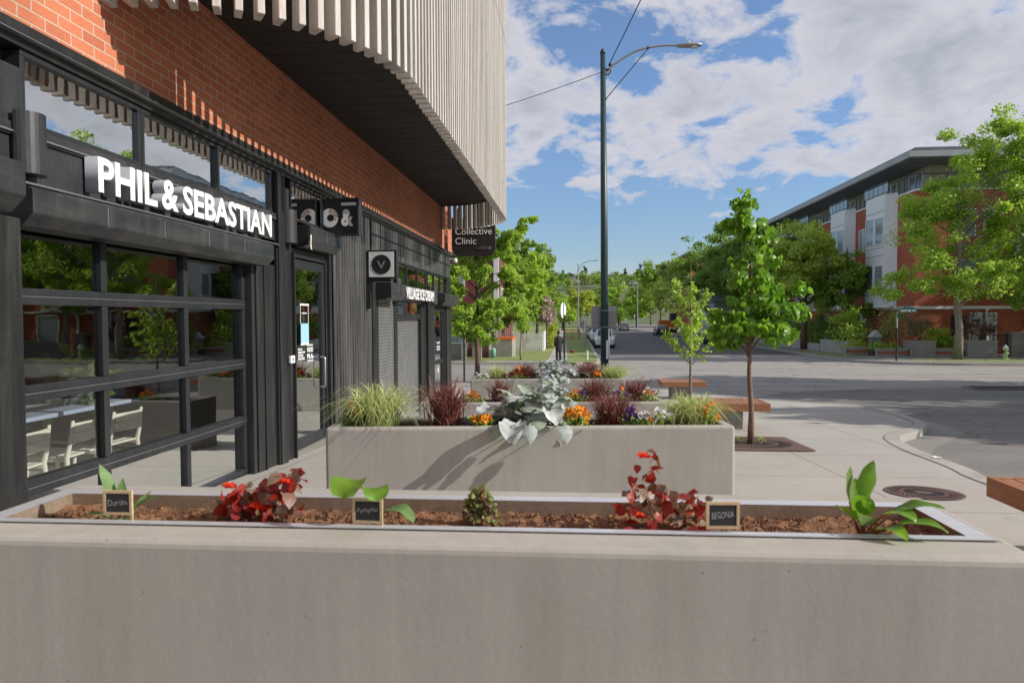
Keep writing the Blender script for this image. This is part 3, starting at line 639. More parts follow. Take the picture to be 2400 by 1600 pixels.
# shutter housings
def housing(y0, y1, z0, z1, xf, mats='shbox', name='shutter_box'):
    c = (z1 - z0) * .32
    mb = MB(); mb.prism([(FX - .02, z1), (xf - .015, z1 - .004), (xf, z1 - .02), (xf, z0 + c), (xf - c, z0), (FX - .02, z0)], 'y', y0, y1)
    o = P(mb, name, mats, bevel=.006)
    mb = MB(); n = max(2, int((y1 - y0) / .55))
    for i in range(1, n): yy = y0 + (y1 - y0) * i / n; mb.box(xf - .002, xf + .0025, yy - .004, yy + .004, z0 + c, z1 - .03)
    build_each(mb, 'seam', 'steel', o); return o
housing(-.2, 3.55, 1.99, 2.27, FX + .40)
housing(3.80, 7.08, 1.955, 2.19, FX + .23)
housing(8.22, 9.36, 2.28, 2.55, FX + .19)
housing(11.66, 12.72, 1.72, 2.02, FX + .28)
housing(16.85, 18.9, 1.70, 2.0, FX + .26)
mb = MB(); mb.box(FX + .01, FX + .17, 8.205, 8.217, 2.30, 2.53); P(mb, 'end_plate', 'blackm')
mb = MB(); mb.box(FX + .01, FX + .28, 11.64, 11.655, 1.74, 2.0); P(mb, 'end_plate', 'blackm')
mb = MB(); mb.tube([(FX + .2, 8.2, 2.42), (FX + .205, 8.19, 2.38), (FX + .2, 8.19, 2.30), (FX + .21, 8.19, 2.24)], .009, 6); P(mb, 'pull_cord', 'offw')
# sectional garage door
gd = P(MB().box(FX - .13, FX - .09, 3.78, 7.0, 2.06, 2.12), 'garage_door', 'frame')
mb = MB()
for z in (1.545, .92, .315, -.25):
    mb.box(FX - .15, FX - .06, 3.78, 7.0, z - .052, z - .004); mb.box(FX - .15, FX - .06, 3.78, 7.0, z + .004, z + .052)
for y in (3.80, 4.81, 5.89, 6.97):
    for a, b in ((1.6, 2.06), (.975, 1.49), (.37, .865), (-.195, .26)): mb.box(FX - .145, FX - .065, y - .032, y + .032, a, b)
P(mb, 'rail', 'frame', gd, bevel=.005)
mb = MB()
for z in (1.545, .92, .315): mb.box(FX - .063, FX - .055, 3.8, 6.98, z - .003, z + .003)
P(mb, 'joint_seal', 'steel', gd)
mb = MB()
for z0, z1 in ((-.2, .27), (.36, .87), (.97, 1.5), (1.59, 2.06)):
    mb.add([(FX - .1, 3.8, z0), (FX - .1, 6.97, z0), (FX - .1, 6.97, z1), (FX - .1, 3.8, z1)], [(0, 1, 2, 3)])
P(mb, 'pane', 'glass', gd)
# left bay glazing (partly seen)
P(MB().add([(FX - .1, -.2, -.2), (FX - .1, 2.6, -.2), (FX - .1, 2.6, 2), (FX - .1, -.2, 2)], [(0, 1, 2, 3)]), 'pane', 'glassd')
# entrance door
dr = P(MB().box(FX - .12, FX - .04, 8.2, 9.36, 2.16, 2.27).box(FX - .12, FX - .04, 8.18, 8.22, -.40, 2.27).box(FX - .12, FX - .04, 9.34, 9.39, -.40, 2.27), 'entrance_door', 'frame', bevel=.004)
mb = MB()
mb.box(FX - .10, FX - .055, 8.24, 8.33, -.37, 2.14); mb.box(FX - .10, FX - .055, 9.22, 9.32, -.37, 2.14); mb.box(FX - .10, FX - .055, 8.33, 9.22, -.37, -.14); mb.box(FX - .10, FX - .055, 8.33, 9.22, 2.03, 2.14)
P(mb, 'leaf_frame', 'frame', dr, bevel=.004)
P(MB().add([(FX - .08, 8.33, -.14), (FX - .08, 9.22, -.14), (FX - .08, 9.22, 2.03), (FX - .08, 8.33, 2.03)], [(0, 1, 2, 3)]), 'pane', 'glassd', dr)
for yy, xx in ((9.16, FX + .0), (8.95, FX - .16)):
    mb = MB(); mb.tube([(xx - .06, yy, .86), (xx, yy, .86), (xx + .005, yy, .84), (xx + .005, yy, .47), (xx, yy, .45), (xx - .06, yy, .45)], .013, 8)
    P(mb, 'handle', 'steel', dr, smooth=True)
# notices on the door
mb = MB(); mb.box(FX - .052, FX - .048, 8.46, 8.72, 1.08, 1.33); P(mb, 'blue_poster', 'blue', dr)
mb = MB(); mb.box(FX - .052, FX - .049, 8.44, 8.74, 1.56, 1.585)
for y in (8.455, 8.715): mb.box(FX - .052, FX - .049, y - .006, y + .006, 1.33, 1.56)
mb.box(FX - .052, FX - .049, 8.50, 8.66, 1.455, 1.47); mb.box(FX - .053, FX - .0505, 8.46, 8.72, 1.05, 1.08)
P(mb, 'notice_frame', 'white', dr)
uY, uZ = (0, 1, 0), (0, 0, 1)
for s, y, z, w, h in (('PHIL &', 8.36, .985, .13, .03), ('SEBASTIAN', 8.36, .945, .22, .03), ('COFFEE', 8.36, .905, .16, .03), ('ROASTERS', 8.36, .865, .21, .03),
                      ('HOOPLA', 8.66, 1.03, .20, .026), ('HOO', 8.66, .95, .20, .065), ('PLA', 8.66, .865, .20, .065), ('DONUTS', 8.66, .825, .20, .024)):
    text('door_lettering', s, 'letter', dr, (FX - .05, y, z), uY, uZ, w, h, .002, .04)
# key box
mb = MB(); mb.box(FX + .04, FX + .07, 7.86, 7.98, .86, .95); kb = P(mb, 'key_switch', 'signw', bevel=.006)
P(MB().lathe((FX + .07, 7.92, .905), [(.018, 0), (.018, .006)], 12, ax='x'), 'lock', 'steel', kb)
# corrugated metal wall
def corrug(y0, y1, z0, z1, name, pitch=.12, x=FX):
    mb = MB(); rows = [[], []]; y = y0
    while y < y1 - 1e-6:
        for dy, dx in ((0, 0), (pitch * .35, 0), (pitch * .45, .03), (pitch * .9, .03)):
            yy = min(y + dy, y1); rows[0].append((x - .03 + dx, yy, z0)); rows[1].append((x - .03 + dx, yy, z1))
        y += pitch
    rows[0].append((x - .03, y1, z0)); rows[1].append((x - .03, y1, z1)); mb.grid(rows)
    return P(mb, name, 'corr')
corrug(9.42, 11.40, -1.2, 3.07, 'corrugated_panel')
corrug(11.42, 18.98, 2.5, 3.07, 'corrugated_panel', .14)
P(MB().box(FX - .02, FX + .022, 11.42, 18.99, 2.83, 2.845).box(FX - .02, FX + .03, 11.42, 18.99, 2.47, 2.50).box(FX - .02, FX + .015, 11.39, 11.43, 2.5, 3.07), 'panel_trim', 'frame', bevel=.003)
P(MB().box(FX - .2, FX - .01, 11.62, 13.0, 1.98, 2.47), 'infill_panel', 'black2')
P(MB().box(FX - .26, FX - .15, 13.9, 15.95, 1.62, 2.03), 'infill_panel', 'black')
# ice-cream shop front : roller shutters
def roller(y0, y1, z0, z1, x, name='roller_shutter'):
    mb = MB(); prof = []; z = z0
    while z < z1: prof += [(x, z), (x + .014, z + .012), (x + .014, z + .034), (x, z + .048)]; z += .058
    rows = [[(px, y0, pz) for px, pz in prof], [(px, y1, pz) for px, pz in prof]]
    mb.grid(rows); return P(mb, name, 'shutter')
roller(11.95, 13.0, -.75, 1.74, FX - .05); roller(13.25, 15.4, -.75, 1.34, FX - .12)
build_each(MB().box(FX - .2, FX - .02, 13.0, 13.22, -1.3, 1.8).box(FX - .2, FX - .03, 11.62, 11.93, -1.3, 1.9).box(FX - .2, FX - .04, 15.42, 15.95, -1.3, 1.7).box(FX - .2, FX - .05, 13.2, 15.42, 1.36, 1.48).box(FX - .2, FX - .1, 13.2, 15.42, -1.3, -.75), 'shutter_frame', 'black', bld, bevel=.006)
P(MB().add([(FX - .09, 13.2, 1.48), (FX - .09, 15.42, 1.48), (FX - .09, 15.42, 1.72), (FX - .09, 13.2, 1.72)], [(0, 1, 2, 3)]), 'pane', 'glassd')
# end door
d2 = P(MB().box(FX - .15, FX - .02, 16.8, 16.88, -1.2, 1.7).box(FX - .15, FX - .02, 18.2, 18.34, -1.2, 1.7).box(FX - .15, FX - .02, 16.88, 18.2, 1.55, 1.7).box(FX - .12, FX - .05, 16.9, 17.0, -.85, 1.55).box(FX - .12, FX - .05, 18.08, 18.2, -.85, 1.55).box(FX - .12, FX - .05, 17.0, 18.08, -.85, -.55).box(FX - .12, FX - .05, 17.0, 18.08, .2, .3), 'clinic_door', 'blackm', bevel=.004)
P(MB().add([(FX - .08, 17, -.55), (FX - .08, 18.08, -.55), (FX - .08, 18.08, 1.55), (FX - .08, 17, 1.55)], [(0, 1, 2, 3)]), 'pane', 'glassd', d2)
P(MB().tube([(FX - .05, 17.12, .15), (FX + .0, 17.12, .15), (FX, 17.12, -.3), (FX - .05, 17.12, -.3)], .014, 8), 'handle', 'steel', d2, smooth=True)
for s, z in (('CLINIC', .72), ('HOURS', .62), ('MON-FRI', .55)): text('door_lettering', s, 'letter', d2, (FX - .045, 17.25, z), uY, uZ, .4, .05, .002, .03)
# base sill strip
P(MB().box(FX - .3, FX + .02, 3.72, 7.28, -.9, -.30), 'door_sill', 'conc2')
# --- overhang: soffit, screen wall, slats
def oval(y0, y1, a, b, inset=0., n=14):
    pts = []
    for i in range(n + 1):
        t = math.pi / 2 * i / n; pts.append((FX + (a - inset) * math.sin(t), y0 - (b - inset) * math.cos(t)))
    for i in range(n + 1):
        t = math.pi / 2 * (1 - i / n); pts.append((FX + (a - inset) * math.sin(t), y1 + (b - inset) * math.cos(t)))
    return pts
path = oval(6.7, 15.9, 1.88, 1.98)
inn = oval(6.7, 15.9, 1.88, 1.98, .17)
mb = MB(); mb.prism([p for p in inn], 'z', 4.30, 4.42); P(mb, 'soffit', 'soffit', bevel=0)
mb = MB()
for i in range(44):
    yy = 5.0 + i * .3
    hw = 0
    for (xa, ya), (xb, yb) in zip(inn, inn[1:]):
        if (ya - yy) * (yb - yy) <= 0 and abs(yb - ya) > 1e-6: hw = xa + (xb - xa) * (yy - ya) / (yb - ya)
    if hw: mb.box(FX + .01, hw - .03, yy - .002, yy + .002, 4.297, 4.301)
P(mb, 'soffit_joint', 'soffit')
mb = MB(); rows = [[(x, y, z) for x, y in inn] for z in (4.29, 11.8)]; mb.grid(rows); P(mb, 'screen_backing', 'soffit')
# sample slat path
sl_pts = []; acc = 0; pit = .158; nxt = .03
for (xa, ya), (xb, yb) in zip(path, path[1:]):
    d = math.hypot(xb - xa, yb - ya)
    while nxt <= acc + d:
        t = (nxt - acc) / d; sl_pts.append((xa + (xb - xa) * t, ya + (yb - ya) * t, math.atan2(yb - ya, xb - xa))); nxt += pit
    acc += d
mb = MB(); rs = random.Random(3)
for x, y, a in sl_pts:
    tx, ty = math.cos(a), math.sin(a); nx, ny = ty, -tx; dp = .15; th = .028
    zb = 3.70 + rs.uniform(-.006, .006); zt = 11.6
    c = Vector((x - nx * dp / 2, y - ny * dp / 2, (zb + zt) / 2))
    mb.obox(c, (tx * th, ty * th, 0), (nx * dp / 2, ny * dp / 2, 0), (0, 0, (zt - zb) / 2))
P(mb, 'slat_screen', 'wood', bevel=.004, seg=1)
# pale bracket boards that carry the slats
rows = []
for z in (4.6, 4.68): rows.append([(x, y, z) for x, y in oval(6.7, 15.9, 1.88, 1.98, .155)])
mb = MB(); mb.grid(rows); P(mb, 'slat_rail', 'black')
# bright corner brick return at the far end
P(MB().box(FX - .2, FX + .06, 18.35, 19.02, 3.175, 4.28), 'corner_pier', 'brick')

# wall sconces, camera
def sconce(y, z0, z1, label, r=.105):
    t = empty('wall_lamp', (FX + .03, y, z0), label, 'wall lamp', 'half-round wall lamps on the shop front')
    prof = [(FX + .03 + r * math.sin(a), y - r * math.cos(a)) for a in [math.pi * i / 14 for i in range(15)]]
    MB().prism(prof, 'z', z0, z1).build('shade', 'black2', t, bevel=.004)
    MB().box(FX + .01, FX + .029, y - r * .9, y + r * .9, z0 + .02, z1 - .02).build('mount_plate', 'blackm', t)
sconce(4.0, 2.29, 2.67, 'large half-round dark metal wall lamp left of the big white lettering')
sconce(7.92, 2.29, 2.68, 'half-round dark metal wall lamp beside the entrance door shutter box')
sconce(13.0, 1.98, 2.16, 'short half-round wall lamp just under the round badge sign', .09)
sconce(16.5, 1.72, 2.18, 'half-round dark wall lamp beyond the ice cream lettering')
t = empty('security_camera', (FX + .02, 19.02, 3.0), 'small white dome security camera under the far brick corner', 'camera')
MB().lathe((FX + .14, 19.0, 2.93), [(.055, 0), (.07, .03), (.07, .1), (.05, .12)], 14).build('housing', 'white', t, smooth=True)
MB().lathe((FX + .14, 19.0, 2.90), [(.01, -.012), (.035, 0), (.05, .028)], 14).build('dome', 'carglass', t, smooth=True)
MB().box(FX + .0, FX + .12, 18.97, 19.03, 3.02, 3.06).build('bracket', 'white', t)

# ---- signs
t = empty('letter_sign', (FX, 4.6, 2.3), 'white raised letters PHIL & SEBASTIAN above the glass garage door', 'sign')
LZ = 2.285
# spelled word by word so that the gaps follow the sign
for s, y0, w in (('PHIL', 4.52, .68), ('&', 5.26, .235), ('SEBASTIAN', 5.56, 1.72)):
    x = FX + .02
    text('lettering', s, ['letter', 'letside'], t, (x, y0, LZ), uY, uZ, w, .245, .10, .028)
t = empty('letter_sign', (FX, 13.9, 1.8), 'white condensed letters VILLAGE ICE CREAM above the roller shutter', 'sign')
text('lettering', 'VILLAGE ICE CREAM', ['letter', 'letside'], t, (FX + .17, 13.0, 1.765), uY, uZ, 2.65, .235, .05, .03)
MB().box(FX - .05, FX + .165, 12.9, 15.8, 1.745, 1.762).build('bracket', 'black', t)
# O & projecting box sign
t = empty('projecting_sign', (FX, 9.1, 2.5), 'square black projecting sign with white ring letter and ampersand beside the entrance', 'sign', 'square projecting signs on the shop front')
MB().box(FX, -2.885, 9.12, 9.25, 2.525, 3.02).build('box', 'blackm', t, bevel=.006)
mb = MB(); a, b, c, d = FX + .0, -2.88, 2.52, 3.025
mb.box(a, b, 9.09, 9.12, c, c + .022); mb.box(a, b, 9.09, 9.12, d - .022, d); mb.box(a, a + .022, 9.09, 9.12, c + .022, d - .022); mb.box(b - .022, b, 9.09, 9.12, c + .022, d - .022)
mb.build('rim', 'blackm', t)
MB().box(-2.884, -2.876, 9.10, 9.26, 2.525, 3.022).build('side_panel', 'frame', t)
uX = (1, 0, 0)
mb = MB(); cx, cz = -3.285, 2.76; n = 40; o_, i_ = [], []
for k in range(n):
    q = 2 * math.pi * k / n
    ex = .118 * math.cos(q); ex = max(ex, -.085)
    o_.append((cx + ex, 9.108, cz + .128 * math.sin(q))); i_.append((cx + .012 + .048 * math.cos(q), 9.108, cz + .048 * math.sin(q)))
mb.add(o_ + i_, [(k, (k + 1) % n, n + (k + 1) % n, n + k) for k in range(n)]); mb.build('ring_letter', 'signw', t, recalc=False)
mb = MB(); rs = random.Random(5)
for k in range(26):
    q = rs.uniform(-.3, 1.5); rad = rs.uniform(.06, .112); x = cx + rad * math.cos(q); z = cz + rad * math.sin(q) * 1.06; s_ = rs.uniform(.004, .012)
    mb.add([(x - s_, 9.1055, z), (x, 9.1055, z - s_), (x + s_, 9.1055, z), (x, 9.1055, z + s_)], [(0, 1, 2, 3)])
mb.build('copper_speckle', 'orange', t, recalc=False)
text('ampersand', '&', 'signw', t, (-3.125, 9.112, 2.645), uX, uZ, .17, .23, .004, .04)
MB().box(-3.12, -2.91, 9.104, 9.112, 2.925, 2.965).build('bar', 'signw', t)
# round badge sign
t = empty('projecting_sign', (FX, 11.1, 2.05), 'square white projecting sign with round black V badge above the roller shutters', 'sign', 'square projecting signs on the shop front')
MB().box(FX + .02, -2.90, 11.12, 11.24, 2.045, 2.52).build('box', 'blackm', t, bevel=.006)
MB().box(FX + .05, -2.93, 11.11, 11.121, 2.075, 2.49).build('face', 'signw', t)
MB().box(-2.899, -2.888, 11.12, 11.25, 2.045, 2.52).build('side_panel', 'frame', t)
mb = MB(); n = 72; cx, cz = -3.14, 2.28
ring = [(cx + (.165 if k % 2 else .158) * math.cos(2 * math.pi * k / n), 11.105, cz + (.165 if k % 2 else .158) * math.sin(2 * math.pi * k / n)) for k in range(n)]
mb.add(ring, [tuple(range(n))]); mb.build('badge', 'blackm', t, recalc=False)
mb = MB()
for r0, r1 in ((.135, .139), (.112, .114)):
    m_ = 40; mb.add([(cx + r * math.cos(2 * math.pi * k / m_), 11.103, cz + r * math.sin(2 * math.pi * k / m_)) for r in (r0, r1) for k in range(m_)], [(k, (k + 1) % m_, m_ + (k + 1) % m_, m_ + k) for k in range(m_)])
mb.build('badge_ring', 'frame', t, recalc=False)
text('badge_letter', 'V', 'signback', t, (cx - .075, 11.103, cz - .07), uX, uZ, .15, .13, .003, .02)
MB().box(FX - .02, -3.0, 11.15, 11.20, 2.0, 2.04).box(FX + .0, FX + .06, 11.14, 11.2, 1.55, 2.0).build('bracket', 'black', t)
# clinic blade sign
t = empty('blade_sign', (-2.6, 18.1, 3.0), 'black rounded blade sign reading Collective Clinic hanging under the timber slats', 'sign')
x0, x1, z0, z1, r = -3.19, -2.02, 3.03, 4.05, .22
prof = [(x0, z1), (x1, z1), (x1, z0 + r)] + [(x1 - r + r * math.cos(a), z0 + r - r * math.sin(a)) for a in [math.pi / 2 * i / 8 for i in range(1, 9)]] + [(x0 + r - r * math.sin(a), z0 + r - r * math.cos(a)) for a in [math.pi / 2 * i / 8 for i in range(0, 9)]]
MB().prism(prof, 'y', 18.1, 18.2).build('panel', 'coat', t, bevel=.004)
text('lettering', 'Collective', 'letter', t, (-3.09, 18.09, 3.60), uX, uZ, .98, .18, .004, .0)
text('lettering', 'Clinic', 'letter', t, (-3.09, 18.09, 3.345), uX, uZ, .56, .175, .004, .0)
text('small_lettering', 'PERKINS', 'signback', t, (-2.42, 18.09, 3.255), uX, uZ, .19, .026, .003, .02)
text('small_lettering', 'PHYSIOTHERAPY', 'signback', t, (-2.50, 18.09, 3.215), uX, uZ, .27, .026, .003, .02)
MB().lathe((-2.165, 18.095, 3.24), [(.0, 0), (.036, 0), (.036, .004)], 16, ax='y').build('emblem', 'signback', t)
MB().box(-3.1, -3.0, 18.12, 18.18, 4.05, 4.3).box(-2.25, -2.15, 18.12, 18.18, 4.05, 4.3).build('hanger', 'black', t)

# ---- furniture seen through the garage door
def chair(x, y, rz, label):
    t = empty('cafe_chair', (x, y, -.27), label, 'chair', 'cream cafe chairs at the long table', rz); t.scale = (.96, .96, .94)
    # local: faces -X, back rest at +X
    for sy in (-1, 1):
        MB().tube([(.27, sy * .235, 0), (.215, sy * .225, .28), (.20, sy * .215, .44), (.235, sy * .215, .58), (.265, sy * .205, .80)], [.017, .022, .026, .021, .015], 8).build('rear_leg', 'offw', t, world=False, smooth=True)
        MB().tube([(-.23, sy * .22, 0), (-.20, sy * .21, .25), (-.19, sy * .20, .44)], [.015, .019, .023], 8).build('front_leg', 'offw', t, world=False, smooth=True)
    mb = MB()
    for i in range(4): mb.box(-.22 + i * .108, -.22 + i * .108 + .098, -.215, .215, .435, .455)
    mb.build('seat', 'offw', t, world=False, bevel=.006)
    mb = MB()
    for z in (.585, .685):
        rows = [[(.245 + (z - .58) * .14 + .02 * math.cos(j / 8 * math.pi - math.pi / 2) + dx, -.205 + .41 * j / 8, z + dz) for j in range(9)] for dx, dz in ((0, 0), (0, .09), (.018, .09), (.018, 0), (0, 0))]
        mb.grid(rows)
    mb.build('backrest', 'offw', t, world=False)
    MB().box(-.2, .2, -.21, -.19, .40, .434).box(-.2, .2, .19, .21, .40, .434).build('seat_rail', 'offw', t, world=False)
    return t
chair(-4.75, 5.30, .12, 'cream cafe chair behind the glass garage door, nearest to the dark pier')
chair(-4.75, 5.95, .05, 'cream cafe chair behind the glass garage door, middle of the three')
chair(-4.75, 6.56, -.05, 'cream cafe chair behind the glass garage door, at the round table end')
t = empty('long_table', (-5.1, 6.2, -.27), 'long blue grey table with a rounded end inside the cafe', 'table')
prof = [(-5.6, 4.2), (-4.85, 4.2), (-4.85, 7.9)] + [(-5.22 + .37 * math.cos(a), 7.9 + .37 * math.sin(a)) for a in [math.pi * i / 10 for i in range(1, 10)]] + [(-5.6, 7.9)]
MB().prism(prof, 'z', .475, .515).build('tabletop', 'table', t, bevel=.006)
for y in (4.6, 7.2): MB().box(-5.28, -5.16, y - .06, y + .06, -.27, .475).build('leg', 'lwood', t, bevel=.01)
t = empty('potted_palm', (-5.15, 6.75, .515), 'spiky green palm in a white pot standing on the cafe table', 'potted plant')
MB().lathe((-5.15, 6.75, .515), [(.085, 0), (.11, .1), (.12, .17), (.10, .17)], 18).build('pot', 'white', t, smooth=True)
r_ = np.random.RandomState(4); n = 60
D = nrm(r_.normal(size=(n, 3)) + np.array([0, 0, .9])); leaves('fronds', np.repeat([[0, 0, .2]], n, 0) + D * r_.uniform(.0, .25, (n, 1)), D, r_.normal(size=(n, 3)), r_.uniform(.16, .34, n), 'lf_mid', t, 'lf')

# ================================================================== PLANTERS
PL_X0, PL_X1, PL_D, PL_H = -1.94, 1.24, .64, .75
PF = {1: (-1.93, 1.86, .012), 2: (-1.90, 5.10, .094), 3: (-1.95, 8.56, .094), 4: (-2.07, 13.86, .098)}
PDZ = {1: .024, 2: 0, 3: -.075, 4: -.035}
def onp(i, px, t):
    """point in planter i on the bearing of column px, t = 0 front edge .. 1 back edge"""
    x0, y0, a = PF[i]; c, s_ = math.cos(a), math.sin(a); k = math.tan(math.atan((px - 1200) / F_PX) - yaw)
    bx, by = x0 - s_ * t * PL_D, y0 + c * t * PL_D
    u = (k * by - bx) / (c - k * s_); return bx + u * c, by + u * s_
def planter(i_, label, liner=False):
    x_, y, yaw_ = PF[i_]
    z0 = gz(y + .45) + PDZ[i_]; hw = (PL_X1 - PL_X0) / 2
    t = empty('concrete_planter', (x_ + hw * math.cos(yaw_) - PL_D / 2 * math.sin(yaw_), y + hw * math.sin(yaw_) + PL_D / 2 * math.cos(yaw_), z0), label, 'planter', 'long concrete planters in a row', yaw_)
    bm = bmesh.new(); hd = PL_D / 2; w = .085 if not liner else .05; yf = .085 if not liner else .155; yb = .085 if not liner else .115
    def ring(a, b, z): return [bm.verts.new(p) for p in ((-a, -b, z), (a, -b, z), (a, b, z), (-a, b, z))]
    def ring2(z): return [bm.verts.new(p) for p in ((-hw + w, -hd + yf, z), (hw - w, -hd + yf, z), (hw - w, hd - yb, z), (-hw + w, hd - yb, z))]
    r = [ring(hw, hd, -.35), ring(hw, hd, PL_H), ring2(PL_H), ring2(PL_H - .14)]
    for a, b in zip(r, r[1:]):
        for i in range(4): bm.faces.new((a[i], a[(i + 1) % 4], b[(i + 1) % 4], b[i]))
    bm.faces.new(r[-1]); bmesh.ops.recalc_face_normals(bm, faces=bm.faces)
    es = [e for e in bm.edges if any(abs(v.co.z - PL_H) < 1e-4 for v in e.verts) and e.calc_length() > .3 and len(e.link_faces) == 2 and e.calc_face_angle(0) > .5]
    es += [e for e in bm.edges if abs(e.verts[0].co.z - e.verts[1].co.z) > .5]
    bmesh.ops.bevel(bm, geom=list(set(es)), offset=.024, segments=3, affect='EDGES', profile=.5)
    me = bpy.data.meshes.new('box'); bm.to_mesh(me); bm.free(); me.materials.append(M['conc']); link('box', me, t)
    # soil
    rs = random.Random(int(y * 10)); s = .026 if liner else .05; rows = []
    a = hw - w - .002; b0 = -hd + yf + .002; b1 = hd - yb - .002; nx = int(2 * a / s); ny = max(3, int((b1 - b0) / s)); zs = PL_H - (.042 if liner else .03)
    for j in range(ny + 1):
        rows.append([(-a + 2 * a * i / nx, b0 + (b1 - b0) * j / ny, zs + (.013 if liner else .008) * mnoise.noise(Vector((i * .12, j * .2, y))) + rs.uniform(-.009, .009) * (1.2 if liner else .7)) for i in range(nx + 1)])
    mb = MB(); mb.grid(rows); mb.build('soil', 'soil' if liner else 'soil2', t, world=False)
    if liner:
        mb = MB()
        z = PL_H + .004; i1 = hw - w - .055
        def fr(xa, ya, yb_, z_): return [(-xa, ya, z_), (xa, ya, z_), (xa, yb_, z_), (-xa, yb_, z_)]
        v = fr(hw - w + .012, b0 - .012, b1 + .012, z) + fr(i1, b0 + .018, b1 - .045, z); mb.add(v, [(i, (i + 1) % 4, 4 + (i + 1) % 4, 4 + i) for i in range(4)])
        mb.add(fr(hw - w + .012, b0 - .012, b1 + .012, z) + fr(hw - w + .012, b0 - .012, b1 + .012, PL_H + .0005), [(i, (i + 1) % 4, 4 + (i + 1) % 4, 4 + i) for i in range(4)])
        mb.build('metal_flange', 'alu', t, world=False, recalc=False)
        mb = MB(); v = fr(i1, b0 + .018, b1 - .045, z - .0005) + fr(i1, b0 + .018, b1 - .045, PL_H - .12); mb.add(v, [(4 + i, 4 + (i + 1) % 4, (i + 1) % 4, i) for i in range(4)])
        mb.build('metal_liner', 'liner', t, world=False, recalc=False)
        # clods of soil
        mb = MB(); rs = random.Random(11)
        for k in range(1500):
            x = rs.uniform(-i1, i1); y_ = rs.uniform(b0 + .02, b1 - .05); q = rs.uniform(.003, .009) * (1 if rs.random() < .93 else 1.5); z_ = zs + rs.uniform(-.001, .008)
            vs = [Vector((x, y_, z_)) + Vector(p).normalized() * q * rs.uniform(.6, 1.2) for p in ((1, 0, 0), (-1, 0, 0), (0, 1, 0), (0, -1, 0), (0, 0, 1), (0, 0, -1))]
            mb.add(vs, [(0, 2, 4), (2, 1, 4), (1, 3, 4), (3, 0, 4), (2, 0, 5), (1, 2, 5), (3, 1, 5), (0, 3, 5)])
        mb.build('soil_clods', 'soil', t, world=False, recalc=False)['kind'] = 'stuff'
    return t
planter(1, 'long concrete planter with metal liner and bare brown soil, nearest in the row', True)
planter(2, 'long concrete planter full of grasses and silver leaves, second in the row')
planter(3, 'long concrete planter partly hidden behind silver leaves, third in the row')
planter(4, 'long concrete planter at the end of the row beside the green pole')

def tuft(x, y, z, r, h, n, mat, label, group, arch=.6, seed=0, w=.0045):
    t = empty('ornamental_grass', (x, y, z), label, 'ornamental grass', group)
    rs = np.random.RandomState(seed); K = 7
    az = rs.uniform(0, 2 * np.pi, n); ln_ = rs.uniform(.55, 1.15, n); sp_ = rs.uniform(.08, 1., n) ** .6
    s = np.linspace(0, 1, K)[None, :]
    reach = (r * ln_ * sp_)[:, None]; hh = (h * ln_ * (1.12 - .5 * sp_))[:, None]
    curl = (arch * sp_ * rs.uniform(.4, 1.5, n))[:, None]
    hor = reach * (s ** 1.35); ver = hh * (np.sin(np.minimum(s, 1) * np.pi * (.5 + .28 * curl)) / 1.0)
    b0 = rs.normal(size=(n, 2)) * r * .15; wob = rs.normal(size=(n, 1)) * .06 * s ** 2
    X = b0[:, 0:1] + hor * np.cos(az)[:, None] + wob * -np.sin(az)[:, None]; Y = b0[:, 1:2] + hor * np.sin(az)[:, None] + wob * np.cos(az)[:, None]
    wd = (w * (1 - s ** 2 * .85)) * rs.uniform(.7, 1.3, (n, 1))
    sa = az + rs.normal(size=n) * .9
    A = np.stack([X - np.sin(sa)[:, None] * wd, Y + np.cos(sa)[:, None] * wd, ver], -1); B = np.stack([X + np.sin(sa)[:, None] * wd, Y - np.cos(sa)[:, None] * wd, ver], -1)
    V = np.stack([A, B], 2).reshape(n, K * 2, 3)
    F = np.array([(2 * i, 2 * i + 1, 2 * i + 3, 2 * i + 2) for i in range(K - 1)])
    FF = (F[None] + (np.arange(n) * K * 2)[:, None, None]).reshape(-1, 4)
    fastmesh('blades', V.reshape(-1, 3), FF, mat, t); return t
def leafsheet(mb, base, az, pitch, length, width, droop, wave, cup, seed, mi=0, stem=.3, stem_mi=None, nr=9, nc=7, shape='ovate', lobes=5, bp=None):
    """one broad leaf as a curved sheet with a wavy margin on a stalk"""
    rs = random.Random(seed); rows = []; p = Vector(base); d = pitch; ds = length / nr
    hx, hy = math.cos(az), math.sin(az); side = Vector((-hy, hx, 0)); ph = rs.uniform(0, 6)
    pts = [p.copy()]
    if stem:
        for i in range(4): p = p + Vector((hx * math.cos(d), hy * math.cos(d), math.sin(d))) * stem / 4; d -= droop * .12; pts.append(p.copy())
        mb.tube(pts, [max(.004, width * .035)] * 5, 5, mi if stem_mi is None else stem_mi)
    if bp is not None: d = bp
    for i in range(nr + 1):
        t = i / nr
        if shape == 'ovate': w = width * .5 * (math.sin(math.pi * min(1, t * .93 + .07) ** .72)) ** .75
        elif shape == 'lance': w = width * .5 * math.sin(math.pi * (t * .94 + .05) ** .85) ** .9
        else: w = width * .5 * math.sqrt(max(0, 1 - (2 * t - 1) ** 2)) * .98 + .001
        if i == nr: w *= .12
        fw = Vector((hx * math.cos(d), hy * math.cos(d), math.sin(d))); up = Vector((-hx * math.sin(d), -hy * math.sin(d), math.cos(d)))
        row = []
        for j in range(nc):
            u = 2 * j / (nc - 1) - 1
            wv = wave * width * (abs(u) ** 2) * math.sin(t * lobes * math.pi + ph + (u > 0) * 1.7) * (t > 0)
            row.append(p + side * (u * w) + up * (cup * width * (u * u) * (w / (width * .5 + 1e-6)) + wv))
        rows.append(row); p = p + fw * ds; d -= droop * (1.2 if t > .4 else .7) / nr
    mb.grid(rows, mi)
